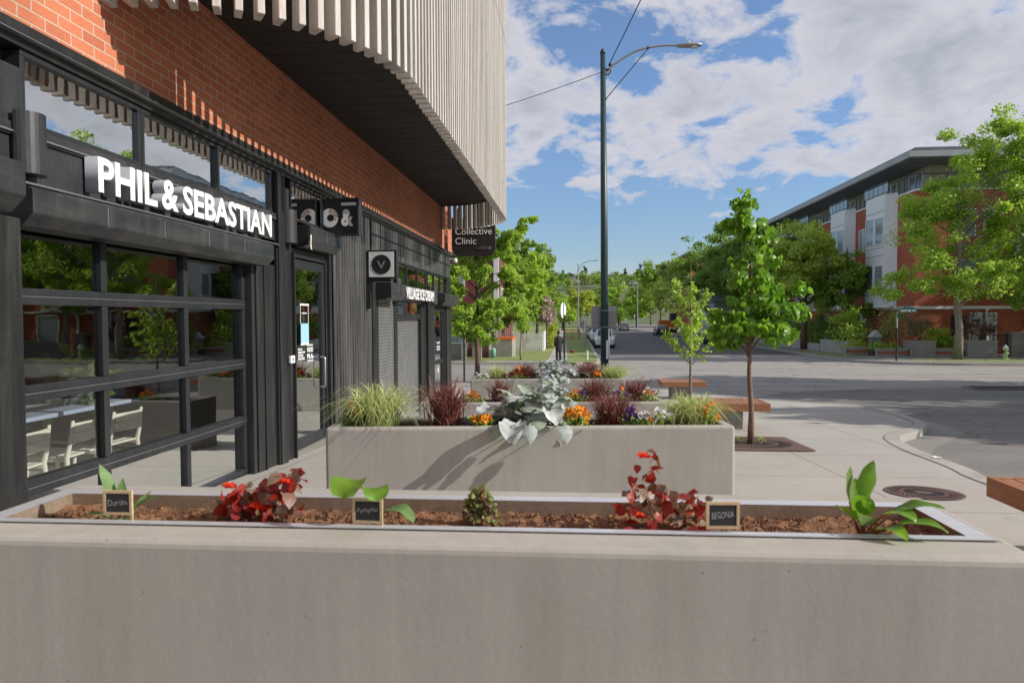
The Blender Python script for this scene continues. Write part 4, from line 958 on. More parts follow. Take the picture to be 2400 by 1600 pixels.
def silver(x, y, z, r, n, label, seed, size=.17, front=True):
    t = empty('silver_leaf_plant', (x, y, z), label, 'silver plant', 'silver leaved plants in the planters')
    mb = MB(); rs = random.Random(seed)
    for k in range(n):
        f = k / n; az = k * 2.399 + rs.uniform(-.3, .3)
        pitch = .25 + 1.1 * f + rs.uniform(-.2, .2); L_ = size * rs.uniform(.6, 1.15) * (1.15 - .4 * f)
        mb2 = mb
        leafsheet(mb2, (rs.uniform(-.15, .15), rs.uniform(-.05, .05), .015 + .10 * f * r / .25), az, pitch, L_, L_ * rs.uniform(.8, 1.0), rs.uniform(.9, 2.0), .075, .20 * rs.choice((1, 1, -.5)), seed * 100 + k, mi=0 if rs.random() < .78 else 1, stem=r * rs.uniform(.55, 1.0) * (1.15 - .7 * f), stem_mi=0)
    mb.build('leaves', ['silver', 'silverg'], t, world=False, smooth=True, recalc=False)
    if front:
        for k, (az, dx) in enumerate(((-1.7, -.09), (-1.55, .0), (-1.35, .25), (-1.8, -.22))):
            mb = MB(); L_ = size * (1.05 - .06 * k)
            leafsheet(mb, (dx * .9, -PL_D * .5 + .10, .035), az, .25, L_ * .8, L_ * .62, .75, .03, -.09, 7 * seed + k, mi=0, stem=.21, stem_mi=0, bp=-.75 - .12 * (k % 3))
            mb.build('hanging_leaf', ['silver' if k != 3 else 'silverg'], t, world=False, smooth=True, recalc=False)
    return t
FLC = {}
def flower_mesh(kind):
    if kind in FLC: return FLC[kind]
    mb = MB(); rs = random.Random(hash(kind) % 99)
    def petal(a, ln_, w, z, mi):
        ca, sa = math.cos(a), math.sin(a); n = 7; vs = [(0, 0, 0)]
        for i in range(n):
            q = -1 + 2 * i / (n - 1); rr = ln_ * (1 - .28 * q * q) ; ang = a + q * w
            vs.append((rr * math.cos(ang), z + .12 * ln_ * math.sin(q * 5), rr * math.sin(ang)))
        mb.add(vs, [(0, i, i + 1) for i in range(1, n)], mi)
    lower = 1 if kind == 'wh' else 0
    petal(1.15, 1., .62, .06, 0); petal(1.99, 1., .62, .045, 0)
    petal(.15, .95, .6, .02, 0); petal(math.pi - .15, .95, .6, .01, 0); petal(-math.pi / 2, 1.0, .8, -.01, 0)
    if kind != 'or': # dark face
        for a in (-1.571, .1, math.pi - .1): 
            b = len(mb.v); petal(a, .62 if kind == 'wh' else .45, .5, -.05, 1)
    mb.lathe((0, -.07, 0), [(.0, 0), (.11, 0), (.09, -.04)], 7, 2, ax='y')
    me_o = mb.build('flower', [{'or': 'pans_or', 'ye': 'pans_ye', 'pu': 'pans_pu', 'wh': 'pans_wh', 're': 'pans_re'}[kind], 'pans_bk', 'pans_eye'], None, recalc=False)
    me = me_o.data; bpy.data.objects.remove(me_o); FLC[kind] = me; return me
def pansies(x, y, z, kinds, n, label, seed, spread=.1, h=.10, s=.036):
    t = empty('pansy_plant', (x, y, z), label, 'pansies', 'pansies in the planters')
    rs = np.random.RandomState(seed); m = 130
    Pp = rs.normal(size=(m, 3)) * np.array([spread * .6, spread * .45, .3 * h]) + np.array([0, 0, h * .35]); Pp[:, 2] = np.clip(Pp[:, 2], 0, h * .8)
    leaves('foliage', Pp, rs.normal(size=(m, 3)) + np.array([0, 0, .6]), rs.normal(size=(m, 3)) + np.array([0, -.3, 1]), rs.uniform(.02, .045, m), 'lf_mid', t, 'lf')
    rr = random.Random(seed)
    for k in range(n):
        o = link('flower', flower_mesh(kinds[k % len(kinds)]), t)
        u = (k + .5) / n * 2 - 1
        o.location = (spread * u * rr.uniform(.6, 1.1), -spread * .5 * rr.uniform(.1, 1.1), h * rr.uniform(.55, 1.15) * (1.15 - .4 * abs(u)))
        o.rotation_euler = (rr.uniform(-.75, .0), rr.uniform(-.3, .3), rr.uniform(-.6, .8)); o.scale = (s * rr.uniform(.85, 1.15),) * 3
    return t
def px_x(px, y): return y * math.tan(math.atan((px - 1200) / F_PX) - yaw)
GY, GR, GS = 'cream green grasses in the planters', 'wine red grasses in the planters', None
Z2 = gz(5.55) + PL_H - .03; Z3 = gz(9.01) + PL_H - .105; Z4 = gz(14.31) + PL_H - .065
y2, y3, y4 = 5.66, 8.95, 14.25
tuft(*onp(2, 880, 0.5), Z2, 0.52, 0.34, 520, 'gr_yel', 'big cream green grass spilling over the left end of the second planter', GY, 1.3, 1)
tuft(*onp(2, 1045, 0.5), Z2, 0.34, 0.37, 460, 'gr_red', 'tall wine red grass between the cream grass and orange pansies', GR, .8, 2, .0038)
tuft(*onp(2, 1437, 0.5), Z2, 0.36, 0.26, 460, 'gr_red', 'bushy wine red grass right of the large silver leaved plant', GR, 1., 3, .0038)
tuft(*onp(2, 1622, 0.5), Z2, 0.42, 0.25, 420, 'gr_yel', 'cream green grass spilling over the right end of the second planter', GY, 1.3, 4)
silver(*onp(2, 1247, 0.5), Z2, .29, 62, 'large silver leaved plant hanging over the front of the second planter', 1, .20)
pansies(*onp(2, 1128, 0.22), Z2, ['or', 'or', 'ye'], 7, 'orange pansies left of the large silver leaved plant', 1, .09)
pansies(*onp(2, 1350, 0.22), Z2, ['ye', 'or', 'ye'], 10, 'amber pansies just right of the large silver leaved plant', 2, .12, .13, .038)
pansies(*onp(2, 822, 0.42), Z2, ['ye', 'pu', 'or', 'pu'], 5, 'orange and purple pansies at the left end under the cream grass', 3, .08, .15)
pansies(*onp(2, 1478, 0.22), Z2, ['pu'], 6, 'purple pansies behind the white and plum ones', 4, .05, .12)
pansies(*onp(2, 1528, 0.22), Z2, ['wh', 'wh', 'or', 'wh'], 6, 'white pansies with plum centres in front of the cream grass', 5, .12, .12, .038)
pansies(*onp(2, 1656, 0.42), Z2, ['or', 'ye'], 7, 'orange pansies at the right corner of the second planter', 6, .09, .15)
# third planter
silver(*onp(3, 1295, 0.5), Z3, .26, 32, 'silver leaved plant in the third planter', 2, .17, True)
tuft(*onp(3, 1168, 0.5), Z3, 0.32, 0.32, 260, 'gr_red', 'slim wine red grass at the left of the third planter', GR, .6, 5, .004)
tuft(*onp(3, 1395, 0.5), Z3, 0.46, 0.32, 420, 'gr_red', 'wide wine red grass in the middle of the third planter', GR, .9, 6, .004)
tuft(*onp(3, 1487, 0.5), Z3, 0.4, 0.32, 320, 'gr_red', 'wine red grass at the right end of the third planter', GR, .8, 7, .004)
pansies(*onp(3, 1110, 0.25), Z3, ['or', 'ye', 'or'], 5, 'orange pansies at the left end of the third planter', 7, .12, .13, .040)
pansies(*onp(3, 1345, 0.25), Z3, ['ye', 'or'], 5, 'orange pansies right of the silver plant in the third planter', 8, .09, .14, .040)
pansies(*onp(3, 1364, 0.25), Z3, ['pu'], 5, 'purple pansies in the middle of the third planter', 9, .08, .15, .040)
pansies(*onp(3, 1455, 0.25), Z3, ['pu', 'or', 'pu'], 7, 'purple and orange pansies between the two red grasses', 10, .13, .17, .040)
pansies(*onp(3, 1524, 0.25), Z3, ['wh', 'or', 'wh'], 7, 'white and orange pansies at the right corner of the third planter', 11, .10, .15, .040)
# fourth planter
silver(*onp(4, 1300, 0.55), Z4, .46, 60, 'silver leaved plant heaped up in the farthest planter', 3, .19, True)
tuft(*onp(4, 1168, 0.55), Z4, 0.5, 0.3, 300, 'gr_yel', 'cream green grass at the left of the farthest planter', GY, 1., 8, .005)
tuft(*onp(4, 1232, 0.55), Z4, 0.5, 0.36, 360, 'gr_red', 'wine red grass left of the silver plant in the farthest planter', GR, .8, 9, .005)
tuft(*onp(4, 1378, 0.55), Z4, 0.55, 0.38, 400, 'gr_red', 'wine red grass in front of the green pole', GR, .9, 10, .005)
tuft(*onp(4, 1440, 0.55), Z4, 0.62, 0.3, 420, 'gr_yel', 'cream green grass at the right end of the farthest planter', GY, 1.2, 11, .005)
pansies(*onp(4, 1128, 0.25), Z4, ['wh'], 7, 'white pansies at the left corner of the farthest planter', 12, .17, .15, .052)
pansies(*onp(4, 1192, 0.25), Z4, ['re', 're', 'wh'], 5, 'dark red pansies in the farthest planter', 13, .13, .12, .052)
pansies(*onp(4, 1214, 0.25), Z4, ['or', 're'], 8, 'orange and dark red pansies beside the silver plant', 14, .14, .2, .052)
pansies(*onp(4, 1402, 0.25), Z4, ['or'], 5, 'orange pansies under the red grass near the pole', 15, .08, .12, .052)
pansies(*onp(4, 1350, 0.25), Z4, ['wh'], 3, 'few white pansies right of the heaped silver plant', 16, .06, .12, .052)

# ---- first planter: seedlings, begonias and chalk labels
Z1 = gz(2.3) + PL_H - .018
def board(px, y, zc, w, h, word, label, rot, legs=(1, 1), seed=0):
    x = px_x(px, y); t = empty('chalkboard_label', (x, y, zc), label, 'plant label', 'small chalkboard plant labels', rot)
    a, b, f = w / 2, h / 2, .0085
    MB().box(-a + f, a - f, -.002, .002, -b + f, b - f).build('slate', 'blackm', t, world=False)
    mb = MB().box(-a, a, -.004, .004, b - f, b).box(-a, a, -.004, .004, -b, -b + f).box(-a, -a + f, -.0038, .0038, -b + f, b - f).box(a - f, a, -.0038, .0038, -b + f, b - f)
    if legs[0]: mb.box(-a, -a + f * .8, -.003, .003, -b - .07, -b)
    if legs[1]: mb.box(a - f * .8, a, -.003, .003, -b - .07, -b)
    mb.build('frame', 'lwood', t, world=False)
    o = text('chalk_writing', word, 'letter', t, (0, 0, 0), (1, 0, 0), (0, 0, 1), w * .66, h * .24, .0006, -.012)
    me = o.data; rs = random.Random(seed); off = Vector(parent_world(t))
    for v in me.vertices:
        q = v.co + off; v.co = Vector((q.x - w * .33, -.0035, q.z - h * .10 + .1 * (q.x - w * .33) + .0012 * math.sin(q.x * 260 + seed)))
    return t
board(267, 2.05, .812, .096, .078, 'Durian', 'chalkboard label reading Durian in front of the pale green seedling', 0.02, (0, 1), 1)
board(857, 2.05, .803, .096, .078, 'Pumpkin', 'chalkboard label reading Pumpkin in front of the round green leaf', -.03, (1, 1), 2)
board(1697, 2.05, .812, .098, .080, 'BEGONIA', 'chalkboard label reading BEGONIA beside the red leaved plant', .06, (0, 0), 3)
SC = 1.32
def seedling(name, px, y, specs, mats, label, cat, stem_mi=1, sc_=1.):
    t = empty(name, (px_x(px, y), y, Z1), label, cat); mb = MB(); sc_ *= SC
    for k, (az, pitch, st, ln_, wd, dr, sh, mi) in enumerate(specs):
        leafsheet(mb, (0, 0, 0), az, pitch, ln_ * sc_, wd * sc_, dr, .035, .12, k + px, mi, st * sc_, stem_mi, 10, 7, sh, 4)
    mb.build('leaves', mats, t, world=False, smooth=True, recalc=False); return t
PI = math.pi
seedling('sage_seedling', 272, 2.14, [(PI * .93, 1.25, .05, .115, .040, .15, 'lance', 0), (PI * .6, 1.45, .03, .085, .03, .1, 'lance', 0), (.1, .95, .05, .075, .036, .6, 'lance', 0), (.0, .75, .05, .07, .04, -.1, 'lance', 0),
    (PI, .6, .05, .07, .03, .9, 'lance', 0), (-.5, .5, .05, .07, .042, 1.5, 'ovate', 0), (-.3, .3, .03, .10, .045, 1.1, 'ovate', 0), (-1., .2, .02, .06, .04, .8, 'ovate', 0)], ['sage', 'stemg'], 'pale green downy seedling behind the first chalkboard label', 'seedling')
seedling('round_leaf_seedling', 868, 2.17, [(-1.75, 1.45, .165, .075, .085, 2.3, 'round', 0), (-1.2, 1.35, .15, .05, .06, 2.2, 'round', 0), (-.35, 1.1, .07, .085, .055, 1.7, 'ovate', 2)], ['lf_big', 'stemg', 'sage'], 'bright green round leaved seedling behind the middle chalkboard label', 'seedling')
# curly mossy coleus in the middle
def begonia(px, y, n, w, h, mats, label, seed, leafs=.034, tpl='wide', flw=(), name='begonia_plant', cat='begonia', prof=None):
    t = empty(name, (px_x(px, y), y, Z1), label, cat); rs = np.random.RandomState(seed); rr = random.Random(seed)
    P_ = []
    for k in range(n):
        u = rs.uniform(-1, 1); top = prof(u) if prof else 1 - .5 * u * u
        P_.append((u * w, rs.normal() * w * .25, max(.005, h * top * rs.uniform(.12, 1) ** .8)))
    P_ = np.array(P_); D = rs.normal(size=(n, 3)); D[:, 2] -= .8; Nn = rs.normal(size=(n, 3)) * .8 + np.array([0, -.7, .9])
    k = len(mats); mi = rs.choice(k, n, p=[.52, .48] if k == 2 else [1.]) if k > 1 else None
    if mi is None: leaves('leaves', P_, D, Nn, leafs * rs.uniform(.6, 1.3, n), mats, t, tpl)
    else: leaves('leaves', P_, D, Nn, leafs * rs.uniform(.6, 1.3, n), mats, t, tpl, mi=mi.astype('i'))
    mb = MB()
    for q in range(6):
        i = rr.randrange(n); p = P_[i]; mb.tube([(rr.uniform(-.01, .01), 0, -.005), (p[0] * .4, p[1] * .5, p[2] * .6), tuple(p)], [.003, .0025, .0015], 5)
    mb.build('stem', 'stemr', t, world=False)
    for fx, fz, fs in flw:
        mb = MB(); leafsheet(mb, (fx - .015, -.035, fz), 0, .2, fs, fs, .4, .12, .25, seed + 3, 0, 0, 0, 6, 7, 'round'); leafsheet(mb, (fx + .015, -.04, fz), PI, .4, fs, fs * .9, .6, .14, .3, seed + 4, 0, 0, 0, 6, 7, 'round')
        mb.build('flower', 'beg_r', t, world=False, smooth=True, recalc=False)
    return t
begonia(600, 2.20, 125, .135, .185, ['beg_d', 'beg_g'], 'dark red begonia with drooping leaves left of the middle chalkboard label', 3, .045, 'wide', ((.02, .05, .055), (-.085, .12, .04), (.11, .14, .035)), prof=lambda u: .72 + .3 * u)
begonia(1560, 2.20, 100, .13, .235, ['beg_d', 'beg_g'], 'tall red begonia left of the BEGONIA chalkboard label', 8, .038, 'wide', ((-.07, .24, .04), (-.08, .05, .035)), prof=lambda u: (1.05 if -.7 < u < -.1 else .62 - .15 * u))
begonia(1122, 2.20, 420, .050, .13, ['lf_olive', 'beg_g'], 'small curly olive and plum coloured plant in the middle of the first planter', 5, .017, 'wide', (), 'coleus_plant', 'seedling')
seedling('broad_leaf_seedling', 2030, 2.13, [(PI * 1.05, 1.15, .10, .085, .034, -.5, 'lance', 2), (-1.3, 1.55, .10, .10, .05, .25, 'lance', 0), (-2.0, 1.35, .07, .075, .05, .5, 'ovate', 0), (-.9, 1.25, .10, .065, .06, 1.6, 'ovate', 0),
    (-.35, 1.05, .10, .10, .062, 1.0, 'ovate', 0), (-.6, .85, .09, .10, .05, 1.0, 'lance', 0), (-.5, .75, .08, .10, .045, 2.0, 'ovate', 2), (-2.6, 1.2, .07, .07, .045, .8, 'ovate', 0), (-1.2, .95, .07, .075, .05, 1.2, 'ovate', 0), (-1.75, 1.3, .05, .07, .04, .9, 'ovate', 2), (1.4, 1.2, .08, .08, .05, .5, 'ovate', 0), (PI * 1.4, 1.3, .08, .06, .04, .6, 'ovate', 0)],
    ['lf_big', 'stemr', 'sage'], 'leafy green seedling with reddish stalks at the right end of the first planter', 'seedling', sc_=1.0)

# ================================================================== BENCHES, GRATES, STREET TREES
def bench(x0, x1, y0, y1, label, h=.46):
    zt = gz((y0 + y1) / 2) + h; t = empty('wooden_bench', ((x0 + x1) / 2, (y0 + y1) / 2, gz((y0 + y1) / 2)), label, 'bench', 'square timber benches along the pavement')
    mb = MB(); n = 9; w = (y1 - y0 - .10) / n; 
    m_ = int(round((x1 - x0 - .10) / .088)); w = (x1 - x0 - .10) / m_
    for i in range(m_): mb.box(x0 + .05 + i * w + .006, x0 + .05 + (i + 1) * w - .006, y0 + .05, y1 - .05, zt - .07, zt - .004)
    mb.build('seat_slats', 'bench', t, bevel=.004)
    mb = MB().box(x0, x1, y0, y0 + .045, zt - .13, zt).box(x0, x1, y1 - .045, y1, zt - .13, zt).box(x0, x0 + .045, y0 + .045, y1 - .045, zt - .13, zt).box(x1 - .045, x1, y0 + .045, y1 - .045, zt - .13, zt)
    mb.build('frame', 'bench', t, bevel=.004)
    MB().box(x0 + .26, x1 - .40, y0 + .15, y1 - .15, gz(y1) - .05, zt - .072).build('concrete_base', 'conc2', t, bevel=.01)
bench(2.19, 3.23, 11.4, 12.2, 'square timber bench behind the big leafed young tree')
bench(2.27, 3.37, 17.45, 18.3, 'square timber bench behind the thin sparse tree')
bench(2.74, 3.95, 3.7, 4.75, 'square timber bench at the right edge with its corner in view')
def sq_grate(x, y, hw, hd, label):
    z = gz(y) + .006; t = empty('tree_grate', (x, y, gz(y)), label, 'tree grate', 'square iron tree grates')
    sl_ = (gz(y + hd) - gz(y - hd)) / (2 * hd)
    def zz_(yy): return gz(y) + sl_ * (yy - y)
    mb = MB(); n = 48
    inner = [(x + .14 * math.cos(2 * math.pi * k / n), y + .14 * math.sin(2 * math.pi * k / n)) for k in range(n)]
    outer = []
    for k in range(n):
        a = 2 * math.pi * k / n; c_, s_ = math.cos(a), math.sin(a); q = min(hw / max(abs(c_), 1e-6), hd / max(abs(s_), 1e-6)); outer.append((x + c_ * q, y + s_ * q))
    for i in range(2 * 4):
        t0, t1 = i / 8, (i + .62) / 8
    radial = []
    v = [(a, b, zz_(b) + .012) for a, b in inner + outer]
    mb.add(v, [(k, (k + 1) % n, n + (k + 1) % n, n + k) for k in range(n)]); mb.build('plate', 'rust', t, recalc=False)
    mb = MB()
    for k in range(64):
        a = 2 * math.pi * k / 64
        for r0, r1 in ((.17, .34), (.38, .56)):
            if k % 2 and r0 < .2: continue
            p, q = Vector((x + r0 * math.cos(a), y + r0 * math.sin(a) * .95)), Vector((x + r1 * math.cos(a), y + r1 * math.sin(a) * .95)); d = Vector((-math.sin(a), math.cos(a))) * .0085
            mb.add([(u.x, u.y, zz_(u.y) + .0145) for u in (p + d, p - d, q - d, q + d)], [(0, 1, 2, 3)])
    mb.build('slots', 'blackm', t, recalc=False)
    mb = MB(); mb.add([(a, b, zz_(b) + .008) for a, b in inner], [tuple(range(n))]); mb.build('soil_hole', 'soil2', t, recalc=False)
    r_ = np.random.RandomState(int(x * 10 + y)); m_ = 40
    P_ = np.column_stack([x + r_.choice([-.16, .15], m_) + r_.normal(size=m_) * .025, y + r_.normal(size=m_) * .05, np.full(m_, zz_(y) + .02) + r_.uniform(0, .07, m_)]) - np.array(t.location)
    leaves('weeds', P_, r_.normal(size=(m_, 3)) + np.array([0, 0, .8]), r_.normal(size=(m_, 3)), r_.uniform(.02, .05, m_), 'lf_light', t, 'rh')
sq_grate(2.52, 9.88, .68, .72, 'square rusty tree grate around the big leafed young tree')
sq_grate(2.55, 15.0, .68, .72, 'square rusty tree grate around the thin sparse tree')
t = empty('round_grate', (3.27, 6.62, gz(6.62)), 'round rusty iron cover set in the paving by the right bench', 'grate')
z_ = gz(6.62); n = 40; sl_ = (gz(7.1) - gz(6.1)) / 1.0
mb = MB(); mb.add([(3.27 + .33 * math.cos(2 * PI * k / n), 6.62 + .33 * math.sin(2 * PI * k / n), z_ + .008 + sl_ * .33 * math.sin(2 * PI * k / n)) for k in range(n)], [tuple(range(n))]); mb.build('plate', 'rust', t, recalc=False)
mb = MB()
for k in range(36):
    a = 2 * PI * k / 36
    for r0, r1 in ((.08, .17), (.20, .30)):
        a2 = a + .35; p = (r0 * math.cos(a), r0 * math.sin(a)); q = (r1 * math.cos(a2), r1 * math.sin(a2)); d = (-math.sin(a) * .008, math.cos(a) * .008)
        mb.add([(3.27 + u, 6.62 + w_, z_ + .0105 + sl_ * w_) for u, w_ in ((p[0] + d[0], p[1] + d[1]), (p[0] - d[0], p[1] - d[1]), (q[0] - d[0], q[1] - d[1]), (q[0] + d[0], q[1] + d[1]))], [(0, 1, 2, 3)])
mb.build('slots', 'blackm', t, recalc=False)
# big leafed tree
tree('street_tree', (2.52, 9.86, gz(9.86)), 3.75, [(0, 0, 1.62, .56, .5, .34), (.34, -.1, 1.85, .40, .35, .28), (-.30, 0, 1.72, .30, .3, .32), (.02, 0, 2.15, .38, .36, .40), (.0, 0, 2.6, .32, .3, .36), (.08, 0, 2.98, .25, .22, .26), (-.12, 0, 3.38, .13, .12, .36), (-.36, 0, 3.08, .12, .1, .12), (.60, 0, 2.2, .13, .13, .14)],
     2300, .108, 'lf_big', 'young tree with big glossy drooping leaves in the square grate', None, .042, 'barky', 12, 150, .22, 'wide', bare=1.12, limbs=30, hang=.9, lean=(-.02, 0))
# thin sparse tree
def sparse(x, y, label, seed, H, spread, n, mat, size, bark, name='street_tree', zb=.95, group=None, trunk=.028):
    rr = random.Random(seed); t = empty(name, (x, y, gz(y)), label, 'tree', group); mb = MB()
    mb.tube([(0, 0, -.05), (.01, 0, zb), (.0, 0, H * .6), (.02, 0, H * .8), (.0, 0, H)], [trunk * 1.2, trunk, trunk * .6, trunk * .35, trunk * .1], 8); P_ = []
    for k in range(16):
        z0 = zb + (H * .75 - zb) * (k / 16) ** 1.3; a = k * 2.4 + rr.uniform(-.3, .3); ln_ = spread * (1.15 - .5 * k / 16) * rr.uniform(.7, 1.2); up = rr.uniform(.7, 1.5)
        p = Vector((0, 0, z0)); pts = [p.copy()]
        for i in range(5):
            p = p + Vector((math.cos(a) * ln_ / 5, math.sin(a) * ln_ / 5, up * ln_ / 5 * (.7 + .2 * i))); a += rr.uniform(-.2, .2); pts.append(p.copy())
            if i > 0: P_ += [p + Vector([rr.gauss(0, .03) for _ in range(3)]) for _ in range(n // 80)]
        P_ += [p + Vector([rr.gauss(0, .05) for _ in range(3)]) for _ in range(n // 40)]
        mb.tube(pts, [trunk * .45, trunk * .38, trunk * .3, trunk * .22, trunk * .15, trunk * .07], 5)
    mb.build('trunk', bark, t, world=False, smooth=True, recalc=False)
    P_ = np.array([tuple(p) for p in P_]); m_ = len(P_); rs = np.random.RandomState(seed); D = rs.normal(size=(m_, 3)); D[:, 2] -= .5
    leaves('crown', P_, D, rs.normal(size=(m_, 3)) + np.array([0, 0, 1.2]), size * rs.uniform(.5, 1.3, m_), mat, t, 'lf'); return t
sparse(2.55, 15.0, 'thin sparse young tree with small yellow green leaves behind the second planter', 6, 3.15, .45, 1100, 'lf_light', .085, 'barkg')

# ================================================================== GREEN LAMP POLE AT THE CORNER
PX, PY = 1.10, 23.0; gp = gz(PY)
t = empty('street_lamp', (PX, PY, gp), 'tall dark green street lamp pole with curved arm and paper bills by the last planter', 'street lamp')
MB().tube([(PX, PY, gp - .1), (PX - .02, PY, 4), (PX - .07, PY, 10.1)], [.135, .118, .085], 16).build('pole', 'pole', t, smooth=True)
MB().lathe((PX - .07, PY, 10.1), [(.09, -.06), (.09, .04), (.05, .10), (.0, .12)], 14).build('pole_cap', 'pole', t, smooth=True)
MB().lathe((PX, PY, gp), [(.24, 0), (.24, .06), (.17, .12), (.15, .5)], 16).build('pole_base', 'pole', t, smooth=True)
arm = [(PX + .04, PY, 9.35), (PX + .22, PY, 9.62), (PX + .55, PY, 9.86), (PX + .95, PY, 10.08), (PX + 1.4, PY, 10.2), (PX + 1.9, PY, 10.25), (PX + 2.45, PY, 10.23)]
MB().tube(spline(arm, 4), .038, 8).build('arm', 'galv', t, smooth=True)
MB().tube([(PX + .03, PY, 8.58), (PX + 1.42, PY, 10.19)], .016, 6).build('brace', 'pole', t)
MB().lathe((PX + 1.40, PY, 10.16), [(.04, 0), (.055, .03), (.04, .07)], 8).lathe((PX + .03, PY, 8.55), [(.04, 0), (.04, .08)], 8).build('brace_clamp', 'pole', t)
hd = [(-.42, .05, .05), (-.36, .10, .065), (-.1, .14, .08), (.2, .14, .075), (.33, .10, .06), (.38, .03, .03)]
rows = [[(PX + 2.75 + a, PY + w * math.cos(q), 10.22 + (h if math.sin(q) > 0 else h * .9) * math.sin(q)) for q in [2 * PI * i / 14 for i in range(15)]] for a, w, h in hd]
MB().grid(rows).build('lamp_head', 'galv', t, smooth=True)
MB().lathe((PX + 2.88, PY, 10.165), [(.0, -.05), (.10, -.035), (.12, 0)], 14).build('lens', 'lamp', t, smooth=True)
MB().tube([(PX + 2.72, PY, 10.28), (PX + 2.72, PY, 10.36)], .03, 8).build('photocell', 'white', t)
mb = MB(); mb.box(PX + .0, PX + .14, PY - .04, PY + .04, 9.5, 9.56).tube([(PX + .12, PY - .02, 9.68), (PX + .2, PY, 9.6), (PX + .18, PY, 9.45), (PX + .1, PY, 9.35)], .02, 6).lathe((PX + .17, PY, 9.66), [(.03, 0), (.055, .04), (.03, .09)], 8)
mb.build('wire_clamp', 'black', t)
mb = MB()
for z in (1.05, 1.6, -.42): mb.lathe((PX, PY, z), [(.135, 0), (.137, .01), (.135, .02)], 16)
mb.build('strap', 'galv', t)
for a, b, z0, z1, q in ((-.4, .35, -.72, -.52, 'white'), (.35, .95, .0, .62, 'white'), (.5, 1.0, -.45, -.15, 'offw')):
    mb = MB(); rr_2 = .137; mb.grid([[(PX - .005 + rr_2 * math.sin(v), PY - rr_2 * math.cos(v), z) for v in [a + (b - a) * i / 5 for i in range(6)]] for z in (z0, z1)])
    mb.build('paper_bill', q, t, recalc=False)
t = empty('traffic_sign', (PX, PY + .14, 1.35), 'pair of grey sign plates seen from behind on the green pole', 'road sign')
MB().box(PX - .44, PX - .12, PY + .14, PY + .146, .98, 1.75).build('plate', 'signback', t, bevel=.002)
MB().box(PX + .10, PX + .40, PY + .14, PY + .146, .99, 1.76).build('plate', 'signback', t, bevel=.002)
MB().box(PX - .4, PX + .38, PY + .115, PY + .139, 1.1, 1.14).box(PX - .4, PX + .38, PY + .115, PY + .139, 1.58, 1.62).build('bracket', 'galv', t)
def wire(a, b, sag, label, r=.012):
    t = empty('overhead_wire', a, label, 'wire'); a, b = Vector(a), Vector(b)
    MB().tube([a.lerp(b, i / 16) - Vector((0, 0, sag * 4 * (i / 16) * (1 - i / 16))) for i in range(17)], r, 5).build('cable', 'blackm', t, recalc=False)
wire((PX - .15, PY, 9.45), (-9.5, 27.5, 8.4), .25, 'thin black wire from the pole towards the timber slat screen')
wire((PX + .12, PY, 9.66), (4.2, 3.0, 10.9), .1, 'black cable rising from the pole top towards the viewer', .016)

# ================================================================== SIGN POSTS, VERGE THINGS
def oct_sign(x, y, label):
    z = gz(y); t = empty('stop_sign_back', (x, y, z), label, 'road sign'); a = R(72)
    MB().tube([(x, y, z - .1), (x, y, z + 2.7)], .052, 8).build('post', 'blackm', t)
    u = Vector((math.cos(a), math.sin(a), 0)); nn = Vector((-math.sin(a), math.cos(a), 0)); c = Vector((x, y, z + 2.95)) - nn * -.06
    pts = [c + u * (.48 * math.cos(R(22.5 + 45 * i))) + Vector((0, 0, .48 * math.sin(R(22.5 + 45 * i)))) for i in range(8)]
    mb = MB(); mb.add([p - nn * .01 for p in pts] + [p + nn * .01 for p in pts], [tuple(range(8)), tuple(range(8, 16))[::-1]] + [(i, (i + 1) % 8, 8 + (i + 1) % 8, 8 + i) for i in range(8)])
    mb.build('plate', 'signw', t); MB().obox(c - nn * .03, u * .02, nn * .02, (0, 0, .45)).build('bracket', 'blackm', t)
oct_sign(-.42, 38.9, 'octagonal sign seen edge-on on a thick black post beside the person')
def post(name, x, y, h, r, mat, label, cat, plate=None):
    z = gz(y); t = empty(name, (x, y, z), label, cat); MB().tube([(x, y, z - .1), (x, y, z + h)], r, 7).build('post', mat, t)
    if plate: w, ph, m = plate; MB().box(x - w / 2, x + w / 2, y + .03, y + .04, z + h - ph, z + h).build('plate', m, t, bevel=.003)
    return t
post('sign_post', 2.45, 45.5, 2.75, .05, 'white', 'pale sign post just left of the green pole', 'sign post', (.5, .6, 'signback'))
post('sign_post', 1.15, 62, 2.5, .05, 'galv', 'grey sign post on the verge by the parked cars', 'sign post', (.4, .5, 'signback'))
post('marker_post', .95, 42, .55, .06, 'white', 'short white marker post in the grass verge', 'post')
post('sign_post', 4.4, 95, 4.0, .06, 'galv', 'thin sign post behind the green pole', 'sign post', (.5, .6, 'signback'))
post('sign_post', 12.6, 160, 3.3, .06, 'galv', 'first of two thin posts behind the parked pickup', 'sign post')
post('sign_post', 13.6, 150, 3.4, .06, 'white', 'thin pale post next to the far lamp', 'sign post', (.4, .5, 'signw'))
post('bare_pole', -4.05, 25.5, 1.75, .035, 'black', 'thin black stake left of the corner tree', 'post')
def lamp_far(x, y, H, d, label):
    z = gz(y); t = empty('street_lamp', (x, y, z), label, 'street lamp', 'distant grey street lamps')
    MB().tube([(x, y, z), (x, y, z + H)], [.14, .09], 8).build('pole', 'galv', t)
    MB().tube(spline([(x, y, z + H - 1.2), (x + .5 * d, y, z + H - .2), (x + 1.3 * d, y, z + H + .35), (x + 2.4 * d, y, z + H + .5)], 4), .05, 6).build('arm', 'galv', t)
    MB().box(x + 2.3 * d if d > 0 else x - 3.0, x + 3.0 if d > 0 else x - 2.3, y - .12, y + .12, z + H + .42, z + H + .55).build('lamp_head', 'galv', t, bevel=.03)
